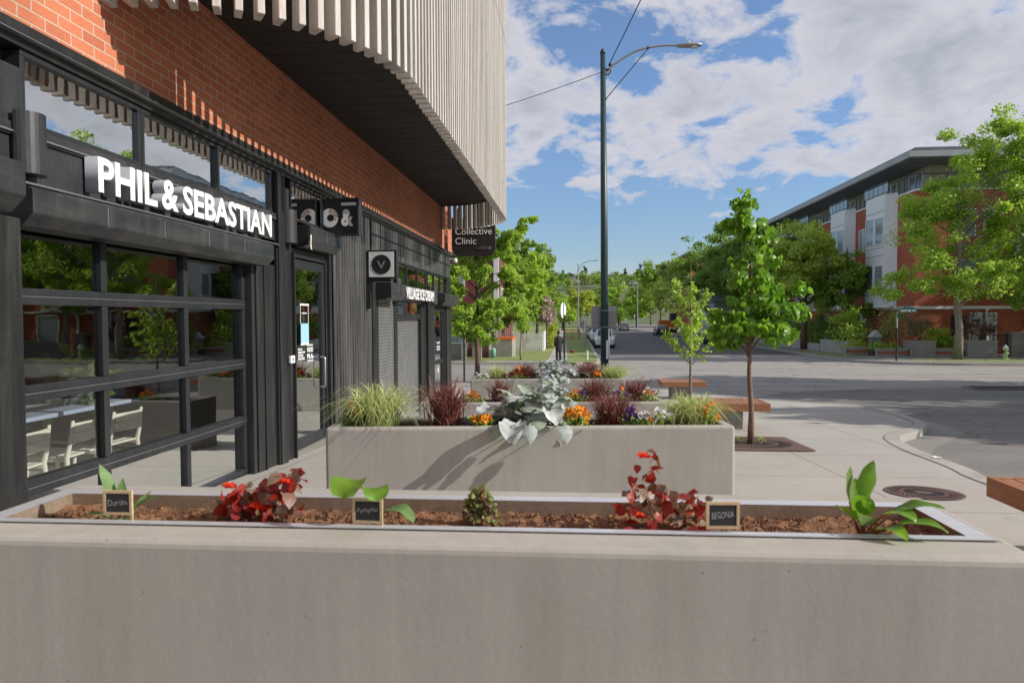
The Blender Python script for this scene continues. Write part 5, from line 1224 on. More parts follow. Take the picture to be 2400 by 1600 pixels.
lamp_far(1.0, 105, 11.0, 1, 'grey street lamp with curved arm between the green pole and the left trees')
lamp_far(14.2, 150, 10.4, -1, 'distant grey street lamp on the right side of the road')
t = empty('work_barrier', (-.7, 88, gz(88)), 'orange and pale mesh work barriers on the far sidewalk', 'barrier')
for x in (-.9, .1, 1.0): MB().tube([(x, 88, gz(88)), (x, 88, gz(88) + 1.25)], .05, 6).build('post', 'orange', t)
MB().box(-.9, 1.0, 87.98, 88.02, gz(88) + .1, gz(88) + .2).box(-.9, 1.0, 87.98, 88.02, gz(88) + 1.1, gz(88) + 1.2).build('rail', 'orange', t)
t = empty('red_bag', (-.05, 52, gz(52)), 'small red bag lying at the edge of the footpath', 'bag')
MB().lathe((.05, 52, gz(52)), [(.16, 0), (.2, .08), (.14, .2), (.05, .24)], 9).build('body', 'pans_re', t); t.scale = (1, 1, .9)

# ================================================================== CARS
def car(name, x, y, rz, L_, Wd, Ht, paint, label, kind='suv', group='cars parked along the kerbs'):
    t = empty(name, (x, y, gz(y) - .13), label, 'car', group, rz)      # local front faces -Y
    h2 = L_ / 2; w = Wd / 2; zb = .32
    belt = Ht * .60 if kind == 'suv' else Ht * .64; hood = belt * .93
    # stations: y, half width, belt z, top z, roof half width
    if kind == 'suv': st = [(-h2, w * .80, hood * .72, hood * .74, w * .7), (-h2 + .12, w * .93, hood * .88, hood * .93, w * .78), (-h2 + .95, w, hood, hood * 1.05, w * .8), (-h2 + 1.25, w, belt, belt * 1.06, w * .82), (-h2 + 1.85, w, belt, Ht * .97, w * .74), (-h2 + 2.3, w, belt, Ht, w * .74), (h2 - .75, w, belt, Ht * .985, w * .73), (h2 - .22, w * .98, belt, Ht * .9, w * .72), (h2 - .02, w * .93, belt * .98, belt * 1.02, w * .75), (h2, w * .86, belt * .8, belt * .82, w * .74)]
    else: st = [(-h2, w * .8, hood * .70, hood * .72, w * .7), (-h2 + .15, w * .93, hood * .86, hood * .9, w * .78), (-h2 + 1.1, w, hood, hood * 1.04, w * .8), (-h2 + 1.3, w, belt, belt * 1.05, w * .82), (-h2 + 2.1, w, belt, Ht * .97, w * .70), (-h2 + 2.5, w, belt, Ht, w * .69), (h2 - 1.3, w, belt, Ht * .95, w * .69), (h2 - .75, w, belt, belt * 1.06, w * .78), (h2 - .08, w * .94, belt * .97, belt * 1.0, w * .78), (h2, w * .86, belt * .8, belt * .83, w * .74)]
    body, gl = MB(), MB(); R_ = []
    for yy, ww, bz, tz, rw in st: R_.append([(-ww * .93, yy, zb), (-ww, yy, zb + .22), (-ww, yy, bz * .85), (-ww * .985, yy, bz), (-rw, yy, tz - .03), (-rw * .86, yy, tz), (rw * .86, yy, tz), (rw, yy, tz - .03), (ww * .985, yy, bz), (ww, yy, bz * .85), (ww, yy, zb + .22), (ww * .93, yy, zb)])
    k = 12
    for i in range(len(R_) - 1):
        cab = 3 <= i <= (7 if kind == 'suv' else 6)
        for j in range(k):
            q = [R_[i][j], R_[i][(j + 1) % k], R_[i + 1][(j + 1) % k], R_[i + 1][j]]
            side = j in (3, 7); wind = j == 5 and (i == 3 or (i == (7 if kind == 'suv' else 6)))
            tgt = gl if (cab and (side and i != 3 or wind)) else body
            tgt.add(q, [(0, 1, 2, 3)])
    body.add(R_[0], [tuple(range(k))]); body.add(R_[-1], [tuple(range(k))[::-1]])
    body.build('body', paint, t, world=False, recalc=True); gl.build('window', 'carglass', t, world=False)
    for yy in (-h2 + .82, h2 - .86):
        for s in (-1, 1):
            o = MB().lathe((s * (w - .10), yy, .34), [(.0, -.11), (.30, -.11), (.34, -.08), (.34, .08), (.30, .11), (.0, .11)], 18, ax='x').build('tyre', 'tyre', t, world=False)
            MB().lathe((s * (w - .10), yy, .34), [(.0, -.115), (.21, -.115), (.21, .115), (.0, .115)], 14, ax='x').build('rim', 'rim', t, world=False)
    for s in (-1, 1):
        MB().box(s * w * .62 - .17, s * w * .62 + .17, -h2 - .01, -h2 + .14, hood * .66, hood * .84).build('headlight', 'lamp', t, world=False, bevel=.02)
        MB().box(s * w * .76 - .09, s * w * .76 + .09, h2 - .14, h2 + .012, belt * .72, belt * 1.0).build('tail_light', 'redlamp', t, world=False, bevel=.015)
        MB().box(s * (w + .10) - .09, s * (w + .10) + .09, -h2 + 1.5, -h2 + 1.62, belt + .02, belt + .17).build('mirror', paint, t, world=False, bevel=.02)
    MB().box(-w * .40, w * .40, -h2 - .012, -h2 + .1, hood * .60, hood * .80).build('grille', 'blackm', t, world=False, bevel=.01)
    MB().box(-w * .86, w * .86, -h2 - .05, -h2 + .15, .36, .52).box(-w * .86, w * .86, h2 - .15, h2 + .05, .38, .54).build('bumper', paint if kind == 'suv' else 'blackm', t, world=False, bevel=.03)
    MB().box(-.26, .26, h2 + .05, h2 + .058, .56, .68).build('number_plate', 'white', t, world=False)
    MB().box(-w * .86, w * .86, -h2 + .1, h2 - .1, .18, .33).build('chassis', 'blackm', t, world=False)
    return t
car('parked_car', 3.15, 66.5, -.03, 4.6, 1.9, 1.76, 'carw', 'white car with roof rails facing us, first in the row left of the road')
car('parked_car', 3.15, 73, 0, 4.5, 1.8, 1.55, 'cars', 'silver car second in the row behind the white one', 'sedan')
car('parked_car', 3.1, 80.5, 0, 4.8, 1.95, 1.95, 'carw', 'tall white van-like car third in the row')
car('parked_car', 3.05, 88, 0, 4.6, 1.85, 1.8, 'carb', 'dark car at the back of the left row')
car('parked_car', 3.0, 96, 0, 4.6, 1.85, 1.6, 'carb', 'last dark car of the left row, mostly hidden', 'sedan')
car('parked_car', 14.3, 112, PI, 4.6, 1.9, 1.75, 'carb', 'black car with its tail to us on the right side of the road')
car('parked_car', 15.2, 77, PI, 4.8, 1.95, 1.55, 'carn', 'navy car parked behind the sparse young tree', 'sedan')
car('parked_car', 11.3, 150, PI, 5.2, 2.0, 1.9, 'carg', 'grey car far down the road, right of its cluster')
car('parked_car', 9.6, 165, PI, 4.8, 1.95, 1.85, 'cars', 'silver car in the middle of the far cluster')
car('parked_car', 7.3, 160, PI, 4.6, 1.85, 1.5, 'carn', 'dark blue car at the left of the far cluster', 'sedan')

# ================================================================== PERSON
def person(x, y, label):
    z = gz(y); t = empty('person', (x, y, z), label, 'person', None, R(25))   # local: faces +Y (away)
    me = bpy.data.meshes.new('body'); V, E_, RD = [], [], []
    def ch(pts, rad, root=None):
        prev = root
        for p, r in zip(pts, rad):
            V.append(p); RD.append(r); i = len(V) - 1
            if prev is not None: E_.append((prev, i))
            prev = i
        return prev
    V.append((0, 0, .92)); RD.append((.15, .11))
    for s in (-1, 1):
        ch([(s * .09, 0, .84), (s * .10, .01, .48), (s * .105, -.02, .09), (s * .11, .12, .04)], [(.09, .09), (.062, .062), (.045, .052), (.04, .035)], 0)
    c = ch([(0, -.01, 1.12), (0, -.02, 1.33), (0, 0, 1.44)], [(.15, .10), (.16, .11), (.07, .07)], 0)
    neck = ch([(0, .01, 1.50), (0, .025, 1.58), (0, .03, 1.68)], [(.052, .052), (.075, .09), (.07, .085)], c)
    sh = len(V)
    for s in (-1, 1):
        w_ = ch([(s * .18, -.01, 1.38), (s * .235, -.03, 1.12), (s * .20, .10, .93), (s * .185, .16, .86)], [(.06, .06), (.045, .052), (.034, .034), (.030, .018)], c - 1)
        for q in range(4):
            ch([(s * (.165 + .014 * q), .20, .83 - .004 * q), (s * (.160 + .012 * q), .225, .80 - .006 * q + .008 * (q == 3))], [(.009, .009), (.007, .007)], w_)
        ch([(s * .155, .17, .85), (s * .14, .19, .83)], [(.010, .010), (.008, .008)], w_)
    me.from_pydata(V, E_, []); o = link('body', me, t)
    md = o.modifiers.new('skin', 'SKIN'); sv = me.skin_vertices[0].data
    for i, r in enumerate(RD): sv[i].radius = r
    sv[0].use_root = True
    ss = o.modifiers.new('sub', 'SUBSURF'); ss.levels = 1; ss.render_levels = 1
    dg = bpy.context.evaluated_depsgraph_get(); dg.update()
    m2 = bpy.data.meshes.new_from_object(o.evaluated_get(dg)); o.modifiers.clear(); o.data = m2; m2.name = 'body'
    m2.materials.clear(); m2.materials.append(M['skin']); m2.materials.append(M['trou'])
    m2.polygons.foreach_set('material_index', [1 if p.center.z < .9 and abs(p.center.x) < .16 and p.center.y < .14 else 0 for p in m2.polygons])
    m2.polygons.foreach_set('use_smooth', [True] * len(m2.polygons))
    def shell(name, rings, mat, n=20):
        mb = MB(); mb.grid([[(cx + rx * math.cos(2 * PI * j / n), cy + ry * math.sin(2 * PI * j / n), zz) for j in range(n + 1)] for cx, cy, rx, ry, zz in rings]); return mb.build(name, mat, t, world=False, smooth=True)
    shell('coat', [(0, -.0, .19, .145, .62), (0, -.005, .20, .15, .72), (0, -.01, .195, .145, .95), (0, -.015, .185, .135, 1.1), (0, -.02, .205, .14, 1.3), (0, -.015, .20, .12, 1.39), (0, .0, .12, .09, 1.46), (0, .005, .07, .07, 1.50)], 'coat')
    for s in (-1, 1):
        MB().tube([(s * .17, -.01, 1.40), (s * .215, -.02, 1.27), (s * .245, -.035, 1.12), (s * .225, .04, 1.0), (s * .20, .11, .92)], [.075, .07, .062, .058, .052], 12).build('sleeve', 'coat', t, world=False, smooth=True)
        MB().tube([(s * .09, 0, .80), (s * .10, .01, .48), (s * .105, -.02, .08)], [.10, .078, .068], 12).build('trouser_leg', 'trou', t, world=False, smooth=True)
        MB().box(s * .107 - .05, s * .107 + .05, -.09, .19, .0, .08).build('shoe', 'shoe', t, world=False, bevel=.025)
    shell('hair', [(0, -.02, .03, .03, 1.80), (0, -.01, .075, .085, 1.775), (0, -.01, .092, .108, 1.71), (0, -.02, .09, .10, 1.64), (0, -.035, .07, .075, 1.575)], 'hair', 16)
    for s in (-1, 1):
        MB().lathe((s * .03, .118, 1.655), [(0, 0), (.012, 0), (.008, .006)], 8, ax='y').build('eye', 'blackm', t, world=False)
        MB().lathe((s * .092, .02, 1.64), [(.0, -.01), (.03, 0), (.0, .012)], 8, ax='x').build('ear', 'skin', t, world=False)
    MB().add([(-.015, .115, 1.635), (.015, .115, 1.635), (0, .142, 1.615), (0, .115, 1.668)], [(0, 1, 2), (0, 2, 3), (1, 3, 2)]).build('nose', 'skin', t, world=False)
    MB().box(-.025, .025, .108, .117, 1.592, 1.60).build('mouth', 'pans_re', t, world=False)
    return t
person(-.78, 40.6, 'person in a long dark coat and dark trousers standing on the far footpath')

# ================================================================== LEFT BLOCK: HOUSE, WALLS, FENCE
hz = gz(46)
t = empty('brick_house', (-10, 52, hz), 'dark brick and grey sided house behind the leafy corner tree', 'house')
MB().box(-18, -5.0, 46, 58, hz - .3, 5.6).build('wall', 'brickd', t)
MB().box(-16, -6.6, 45.92, 45.998, hz + 2.8, 5.4).build('siding_panel', 'redsiding', t)
MB().box(-5.25, -4.93, 45.9, 46.15, hz, 5.7).build('corner_trim', 'white', t); MB().box(-18.2, -4.8, 45.7, 58.2, 5.6, 5.85).build('roof', 'roofg', t)
for i in range(3):
    for j in range(2):
        x = -15.5 + i * 3.4; z = hz + .9 + j * 3.2; f = MB().box(x, x + 1.5, 45.86, 45.93, z, z + 1.6).build('window', 'white', t); MB().box(x + .1, x + 1.4, 45.84, 45.861, z + .1, z + 1.5).build('pane', 'glassf', f)
for j in range(2):
    y_ = 48 + j * 5; f = MB().box(-5.001, -4.94, y_, y_ + 1.6, 1.9, 3.5).build('window', 'white', t); MB().box(-4.945, -4.93, y_ + .1, y_ + 1.5, 2.0, 3.4).build('pane', 'glassf', f)
t = empty('balcony', (-4.6, 46.5, hz), 'low concrete porch with black railing and orange band beside the brick house', 'porch')
MB().box(-5.6, -3.95, 45.2, 48, hz - .2, hz + 1.15).build('wall', 'conc2', t, bevel=.01); MB().box(-5.62, -3.93, 45.18, 48.02, hz + 1.15, hz + 1.3).build('band', 'orange', t)
mb = MB()
for i in range(12): mb.box(-5.6 + i * .14, -5.58 + i * .14, 45.25, 45.27, hz + 1.3, hz + 2.2)
mb.box(-5.62, -3.95, 45.24, 45.28, hz + 2.2, hz + 2.25); mb.build('railing', 'blackm', t)
MB().box(-5.62, -5.5, 45.3, 45.45, hz + 1.3, 1.9).box(-4.9, -4.78, 45.3, 45.45, hz + 1.3, 1.9).build('column', 'white', t)
for x0, x1, y0, lab in ((-9.6, -6.75, 41.6, 'low concrete wall left of the corner tree'), (-6.35, -5.75, 43.2, 'low concrete wall between the corner tree trunk and brick pier')):
    t = empty('garden_wall', ((x0 + x1) / 2, y0, gz(y0)), lab, 'wall'); MB().box(x0, x1, y0, y0 + .25, gz(y0) - .2, gz(y0) + .95).build('block', 'conc2', t, bevel=.01); MB().box(x0 - .04, x1 + .04, y0 - .04, y0 + .29, gz(y0) + .952, gz(y0) + 1.0).build('cap', 'conc', t, bevel=.008)
t = empty('white_pillar', (-6.65, 41.5, gz(41.5)), 'white pillar at the end of the low wall', 'pillar'); MB().box(-6.74, -6.44, 41.4, 41.7, gz(41) - .2, gz(41) + .95).build('shaft', 'white', t, bevel=.01); MB().box(-6.78, -6.40, 41.36, 41.74, gz(41) + .952, gz(41) + 1.02).build('cap', 'white', t)
t = empty('brick_pier', (-5.6, 44.6, gz(44.6)), 'dark brick pier with white corner post beside the porch', 'pier'); MB().box(-6.1, -5.42, 44.4, 45.0, gz(44) - .2, gz(44) + 2.0).build('brickwork', 'brickd', t); MB().box(-5.415, -5.27, 44.42, 44.56, gz(44) - .2, gz(44) + 2.1).build('post', 'white', t)
t = empty('teal_bin', (-5.1, 44.3, gz(44.3)), 'small teal cylinder standing against the concrete porch', 'bin'); MB().lathe((-5.1, 44.3, gz(44.3)), [(.15, 0), (.16, .5), (.13, .6), (.04, .66)], 12).build('body', 'teal', t, smooth=True)
t = empty('white_fence', (-3.4, 55.5, gz(55)), 'tall white picket fence between the porch and the footpath', 'fence'); zf = gz(55.5)
mb = MB()
for i in range(15): mb.box(-4.75 + i * .165, -4.75 + i * .165 + .10, 55.4, 55.43, zf, zf + 1.45)
mb.build('pickets', 'white_panel', t)
mb = MB()
for i in range(14): mb.box(-2.28, -2.25, 55.6 + i * .3, 55.8 + i * .3, zf, zf + 1.6)
mb.build('side_pickets', 'white_panel', t)
for x in (-4.8, -3.55, -2.3): MB().box(x - .06, x + .06, 55.43, 55.56, zf - .1, zf + 1.6).build('post', 'white_panel', t)
MB().box(-4.8, -2.3, 55.431, 55.46, zf + .3, zf + .38).box(-4.8, -2.3, 55.431, 55.46, zf + 1.2, zf + 1.28).build('rail', 'white_panel', t)

# trees of the left block and beyond
tree('street_tree', (px_x(1118, 24), 24.0, gz(24)), 6.6, [(-.2, 0, 3.0, 1.5, 1.4, 1.5), (.4, 0, 4.2, 1.2, 1.1, 1.1), (-.2, 0, 2.1, 1.2, 1.1, .7), (1.3, 0, 5.3, .7, .6, .45), (.7, 0, 5.0, .8, .6, .6), (1.3, .3, 3.9, .6, .6, .45), (-.8, 0, 3.4, .7, .8, 1.0), (.9, .2, 2.5, .9, .8, .8), (1.9, .1, 5.7, .3, .3, .2), (1.6, .2, 4.5, .35, .3, .22)],
     22000, .125, 'lf_light', 'leafy bright green tree at the corner beyond the shop building', None, .09, 'bark', 21, 125, .14, 'rh', bare=.95, limbs=34)
tree('young_tree', (px_x(1221, 42), 42, gz(42)), 3.6, [(0, 0, 2.6, .7, .6, .8)], 700, .15, 'lf_light', 'thin young tree in the grass in front of the white fence', None, .07, 'barkg', 22, 25, .3, limbs=10)
BT = 'trees lining the far street'
def bgtree(px, y, H, rx, zc, rz, mat, label, seed, n=6500, size=.3, trunk=.22, name='background_tree', bare=None, base=None):
    x = px_x(px, y); z = gz(y) if base is None else base; rs = random.Random(seed)
    bl = [(0, 0, zc, rx * .85, rx * .85, rz * .9)]; n = int(n * 1.25); size *= 1.12
    for k in range(7): a = rs.uniform(0, 6.28); q = rs.uniform(.35, .7); bl.append((rx * q * math.cos(a), rx * q * math.sin(a), zc + rz * rs.uniform(-.55, .6), rx * rs.uniform(.35, .55), rx * rs.uniform(.35, .55), rz * rs.uniform(.3, .45)))
    return tree(name, (x, y, z), H, bl, n, size, mat, label, BT, trunk, 'bark', seed, 85, .17, 'rh', bare=bare, limbs=16)
bgtree(1180, 50, 7.8, 2.6, 4.4, 3.2, 'lf_mid', 'rounded mid green tree behind the corner tree and fence', 31, bare=1.4)
bgtree(1225, 60, 9.2, 2.6, 5.2, 3.8, 'lf_light', 'fresh green tree above the white fence', 32, bare=1.2)
bgtree(1235, 75, 12.5, 3.8, 7.0, 5.2, 'lf_mid', 'tall green tree in the middle of the left row', 33, size=.33)
bgtree(1258, 92, 12.5, 3.6, 6.6, 5.2, 'lf_mid', 'green tree near the end of the left row', 34, size=.34)
bgtree(1285, 118, 11, 3.6, 6.0, 4.8, 'lf_mid', 'green tree behind the octagonal sign', 35, 4500, .38)
bgtree(1318, 150, 8.5, 3.4, 4.6, 3.4, 'lf_light', 'small looking green tree at the far end of the footpath', 36, 4000, .42)
bgtree(1120, 40.5, 4.6, 1.9, 2.4, 1.6, 'lf_dark', 'low dark bush tree left of the corner tree trunk', 37, 3500, .22, .12)
tree('poplar', (px_x(1284, 110), 110, gz(110)), 15, [(0, 0, 8, .9, .9, 5.5), (.2, 0, 11.5, .7, .7, 2.5)], 3200, .35, 'lf_olive', 'narrow tall poplar standing above the left trees', BT, .2, 'bark', 38, 60, .12)
tree('blossom_tree', (px_x(1282, 60), 60, gz(60)), 4.8, [(0, 0, 3.2, .75, .8, 1.4)], 1500, .2, 'blossom', 'pale pink blossoming tree at the end of the fence', None, .1, 'bark', 39, 40, .2)
tree('hedge_shrub', (px_x(1294, 62), 62, gz(62)), 2.6, [(0, 0, 1.3, .45, 1.5, 1.3)], 1500, .18, 'lf_yel', 'yellow green clipped shrub behind the standing person', None, .05, 'bark', 40, 40, .2, cat='shrub')
bgtree(1362, 230, 14, 6, 8, 5.6, 'lf_yel', 'yellow green tree in the distance between lamp and pole', 41, 5000, .6)
bgtree(1335, 250, 11, 5, 6, 4.6, 'lf_mid', 'distant green tree left of the yellow one', 42, 3500, .6)
bgtree(1400, 260, 15, 7, 8, 6.5, 'lf_mid', 'distant green tree behind the green pole', 43, 4500, .65)
bgtree(1450, 215, 15, 7.5, 7.5, 6.8, 'lf_light', 'broad light green tree behind the far parked cars', 44, 6500, .55)
bgtree(1492, 195, 13.5, 6.0, 6.5, 6.0, 'lf_light', 'light green tree behind the distant lamp', 45, 6500, .5)
bgtree(1525, 240, 18, 6, 10, 7.6, 'lf_olive', 'olive green tree behind the distant light green ones', 46, 4500, .6)
bgtree(1548, 185, 19, 6.5, 10, 8.5, 'lf_mid', 'tall mid green tree at the bend of the road', 47, 6000, .5)
bgtree(1588, 155, 19, 6.5, 10, 8.6, 'lf_olive', 'tall olive green tree left of the dark right row', 48, 6000, .46)
bgtree(1640, 120, 17.5, 6.2, 9.5, 7.8, 'lf_mid', 'mid green tree over the black parked car', 49, 7000, .4)
bgtree(1690, 98, 15.5, 6.0, 8.6, 6.8, 'lf_dark', 'dark green tree left of the big leafed young tree', 50, 8000, .34)
bgtree(1745, 84, 14.6, 5.6, 8.0, 6.4, 'lf_dark', 'dark green tree directly behind the big leafed young tree', 51, 8500, .32, bare=1.6)
bgtree(1805, 74, 13.2, 4.8, 7.6, 5.6, 'lf_dark', 'dark tree right of the big leafed young tree', 52, 8500, .30, bare=1.8)
bgtree(1885, 59, 11.4, 4.6, 6.6, 4.8, 'lf_sunlit', 'wide fresh green street tree on the right verge before the white bays', 53, 16000, .25, .26, bare=1.9)
bgtree(1985, 56.5, 9.2, 2.2, 5.2, 3.6, 'lf_mid', 'darker green tree right beside the wide fresh green one', 54, 6500, .26, bare=1.2)
bgtree(1925, 66, 9.8, 3.4, 6.4, 3.4, 'lf_dark', 'dark tree close to the apartment wall', 55, 6000, .28, bare=1.2)
# the tall trees of the right foreground row
tree('street_tree', (px_x(2245, 43), 43, gz(43)), 13.5, [(1.5, 0, 9.5, 4.2, 3.5, 3.2), (.2, 0, 12.3, 1.8, 1.5, 1.6), (2.8, 0, 13.0, 2.5, 2, 2.2), (5, 0, 12, 3, 3, 3), (-1.2, 0, 8.8, 2.1, 2, 2.6), (-2.6, -.3, 6.4, 2.0, 1.5, 2.2), (-3.1, -.3, 4.5, 1.8, 1.4, 1.3), (.4, -.6, 5.2, 2.2, 1.6, 1.6), (3, 0, 6.2, 2.8, 2.2, 2.4), (5.2, 0, 9.5, 2.5, 2.5, 3)],
     56000, .185, 'lf_light', 'large fresh green tree with pale trunk in front of the brick apartments', 'street trees of the cross street', .24, 'barkg', 61, 250, .145, 'rh', bare=2.7, limbs=40)
tree('street_tree', (px_x(2420, 46), 46, gz(46)), 11, [(0, 0, 6.0, 3.0, 3, 3), (-1.2, 0, 4.2, 1.8, 1.6, 1.6), (1.0, 0, 8, 3, 3, 3)], 9000, .24, 'lf_mid', 'green tree cut by the right edge of the photo', 'street trees of the cross street', .25, 'barkg', 62, 90, .17, bare=1.8)
for k, (x, y, s) in enumerate(((34, 45, 63), (42, 44, 64), (50, 45, 65))):
    tree('street_tree', (x, y, gz(y)), 12, [(0, 0, 7, 4, 4, 4)], 4500, .36, 'lf_light', 'street tree further along the cross street', 'street trees of the cross street', .25, 'barkg', s, 70, .2, bare=2)
for k, (x, y, H, q, s) in enumerate(((21.5, 12.0, 10.0, 3.4, 66), (22.0, 21.3, 14.0, 5.4, 67), (29, 20.5, 15, 5, 68), (26, 6, 10, 3.4, 69), (30, 13.5, 13, 4.5, 70))):
    tree('street_tree', (x, y, gz(y)), H, [(0, 0, H * .60, q, q, H * .32), (q * .35, .6, H * .5, q * .7, q * .7, H * .2), (-q * .35, -.5, H * .7, q * .6, q * .6, H * .2), (0, q * .4, H * .6, q * .6, q * .6, H * .2)], int(3500 * q), .42, 'lf_light', 'leafy street tree on the near right block', 'trees of the near right block', .2, 'barkg', s, 75, .2, bare=2.2, limbs=14)

# ================================================================== RIGHT BLOCK: APARTMENTS
ab = empty('apartment_building', (30, 60, gz(55)), 'four storey orange brick and white panelled apartment building with a wide grey roof', 'building')
ax, ay, az = 23.95, 50.2, gz(50)
MB().box(ax, 80, ay, 130, az - .5, 10.1).build('brick_wall', 'brickr', ab)
MB().box(ax + 1.6, 78, ay + 1.6, 128, 10.1, 12.5).build('top_storey_wall', 'beige', ab)
MB().prism([(13.0, 0), (13.0, 0), (13.0, 0)], 'y', 0, .01).build('shim', 'roofg', ab) if False else None
mb = MB(); mb.box(ax - .9, 82, ay - 1.0, 132, 12.15, 12.5); mb.box(ax - .3, 81.4, ay - .4, 131.4, 12.502, 13.0); mb.build('roof', 'roofg', ab)
mb = MB(); mb.box(ax - .96, ax - .9, ay - 1.06, 132, 12.22, 12.62); mb.box(ax - .9, 82, ay - 1.06, ay - 1.0, 12.22, 12.62); mb.build('fascia', 'rooflt', ab)
MB().box(ax - .05, 80, ay - .05, 130, 10.1, 10.22).build('parapet', 'white_panel', ab)
MB().box(ax - .1, ax - .002, ay - .1, 130, 1.85, 2.05).box(ax, 80, ay - .1, ay - .002, 1.85, 2.05).build('band_course', 'white_panel', ab)
def awin(x0, x1, y0, y1, z0, z1, n=2, par=None):
    """window on a west (x0==x1) or south (y0==y1) wall"""
    mb = MB(); gl = MB(); f = .07
    if x0 == x1:
        w = (y1 - y0) / n
        for i in range(n):
            a, b = y0 + i * w, y0 + (i + 1) * w
            mb.box(x0 - .06, x0, a, b, z0, z0 + f).box(x0 - .06, x0, a, b, z1 - f, z1).box(x0 - .059, x0, a, a + f, z0 + f, z1 - f).box(x0 - .059, x0, b - f, b, z0 + f, z1 - f)
            gl.box(x0 - .02, x0 - .003, a + f, b - f, z0 + f, z1 - f)
    else:
        w = (x1 - x0) / n
        for i in range(n):
            a, b = x0 + i * w, x0 + (i + 1) * w
            mb.box(a, b, y0 - .06, y0, z0, z0 + f).box(a, b, y0 - .06, y0, z1 - f, z1).box(a, a + f, y0 - .059, y0, z0 + f, z1 - f).box(b - f, b, y0 - .059, y0, z0 + f, z1 - f)
            gl.box(a + f, b - f, y0 - .02, y0 - .003, z0 + f, z1 - f)
    o = mb.build('window', 'white_panel', par or ab); gl.build('pane', 'glassf', o); return o
# bays on the street side
for k, (y0, y1) in enumerate(((52.9, 57.0), (60.4, 64.4), (70, 74), (79, 83), (88, 92), (97, 101), (106, 110))):
    by = MB().prism([(ax - .002, y0), (ax - .75, y0 + .45), (ax - .75, y1 - .45), (ax - .002, y1)], 'z', 2.0, 10.45).build('bay', 'white_panel', ab)
    mb = MB()
    for z in (2.95, 5.9, 6.5, 9.2): mb.box(ax - .768, ax - .75, y0 + .46, y1 - .46, z, z + .05)
    mb.build('panel_joint', 'rooflt', by)
    m_ = (y0 + y1) / 2
    for z in (3.2, 6.8):
        awin(ax - .75, ax - .75, y0 + .5, m_ - .12, z, z + 2.0, 1, by); awin(ax - .75, ax - .75, m_ + .12, y1 - .5, z, z + 2.1, 1, by)
    # top-storey railing with glass panels
    mb = MB()
    for i in range(6): yy = y0 + (y1 - y0) * i / 5; mb.box(ax - .72, ax - .68, yy - .03, yy + .03, 10.45, 11.3)
    mb.box(ax - .74, ax - .66, y0, y1, 11.26, 11.33); mb.build('railing', 'black', by)
    MB().box(ax - .71, ax - .69, y0, y1, 10.55, 11.2).build('glass_panel', 'glassf', by)
for y0 in (57.9, 66, 75.5, 84.5, 93.5, 102.5):
    for z in (-.3, 3.2, 6.6): awin(ax, ax, y0, y0 + 1.7, z, z + 1.9, 2)
for i in range(16):
    y0 = ay + 2.4 + i * 4.0
    awin(ax + 1.6, ax + 1.6, y0, y0 + 2.0, 10.35, 11.85, 2)
mb = MB()
for y0 in (50.3, 57.1, 64.6, 74.2, 83.2, 92.2):
    for i in range(5): yy = y0 + 3.2 * i / 4; mb.box(ax - .02, ax + .02, yy - .02, yy + .02, 10.22, 11.25)
    mb.box(ax - .03, ax + .03, y0, y0 + 3.2, 11.22, 11.28)
build_each(mb, 'railing', 'black', ab)
# side facing the cross street
for k, (x0, x1) in enumerate(((30.6, 34.2), (40, 44), (50, 54), (60, 64))):
    by = MB().prism([(x0, ay - .002), (x0 + .4, ay - .7), (x1 - .4, ay - .7), (x1, ay - .002)], 'z', 2.0, 10.45).build('bay', 'white_panel', ab)
    for z in (3.5, 7.05): awin(x0 + .5, x1 - .5, ay - .7, ay - .7, z, z + 2.1, 3, by)
for x0 in (26.6, 28.4, 36, 45.8, 55.6):
    for z in (3.4, 6.9): awin(x0, x0 + 1.3, ay, ay, z, z + 1.9, 1)
for x0 in (27.6, 33, 38, 43, 48): awin(x0, x0 + 1.8, ay, ay, -.5, 1.6, 1)
for x0 in (28.6, 31.2): MB().box(x0, x0 + .14, ay - .3, ay - .16, az, 1.85).build('column', 'white_panel', ab)
MB().box(26.4, 27.4, ay - .04, ay - .003, az + .1, 1.4).build('entrance_door', 'blackm', ab)
for i in range(4): awin(27.6 + i * 4.2, 29.8 + i * 4.2, ay + 1.6, ay + 1.6, 10.35, 11.85, 2)
mb = MB()
for i in range(14): mb.box(ax + .2 + i * .9, ax + .24 + i * .9, ay - .02, ay + .02, 10.22, 11.25)
mb.box(ax, ax + 12.5, ay - .03, ay + .03, 11.22, 11.28); mb.build('railing', 'black', ab)

# retaining walls / planters of the apartments
def cube_wall(x0, x1, y0, y1, h, label, band=False, name='garden_wall'):
    z = gz(y0); t = empty(name, ((x0 + x1) / 2, (y0 + y1) / 2, z), label, 'wall', 'low concrete garden walls of the apartments'); MB().box(x0, x1, y0, y1, z - .3, z + h).build('block', 'conc2', t, bevel=.012)
    MB().box(x0 - .03, x1 + .03, y0 - .03, y1 + .03, z + h + .001, z + h + .07).build('cap', 'conc', t, bevel=.01)
    if band: MB().box(x0 - .008, x1 + .008, y0 - .01, y0 - .001, z + h - .30, z + h - .12).build('brick_band', 'brickr', t)
cube_wall(22.1, 23.6, 46.6, 47.8, .95, 'square concrete planter block left of the large tree trunk')
cube_wall(25.6, 27.4, 46.6, 47.6, .95, 'square concrete block right of the large tree trunk')
cube_wall(23.65, 25.55, 46.9, 47.3, .45, 'low wall with brick band behind the large tree trunk', True)
cube_wall(20.1, 22.05, 46.9, 47.3, .45, 'low wall with brick band behind the street name post', True)
cube_wall(18.6, 20.0, 48.2, 48.7, .50, 'low wall with brick band at the bend of the garden', True)
cube_wall(28.4, 29.2, 46.8, 47.6, 1.5, 'tall concrete gate pier at the far right')
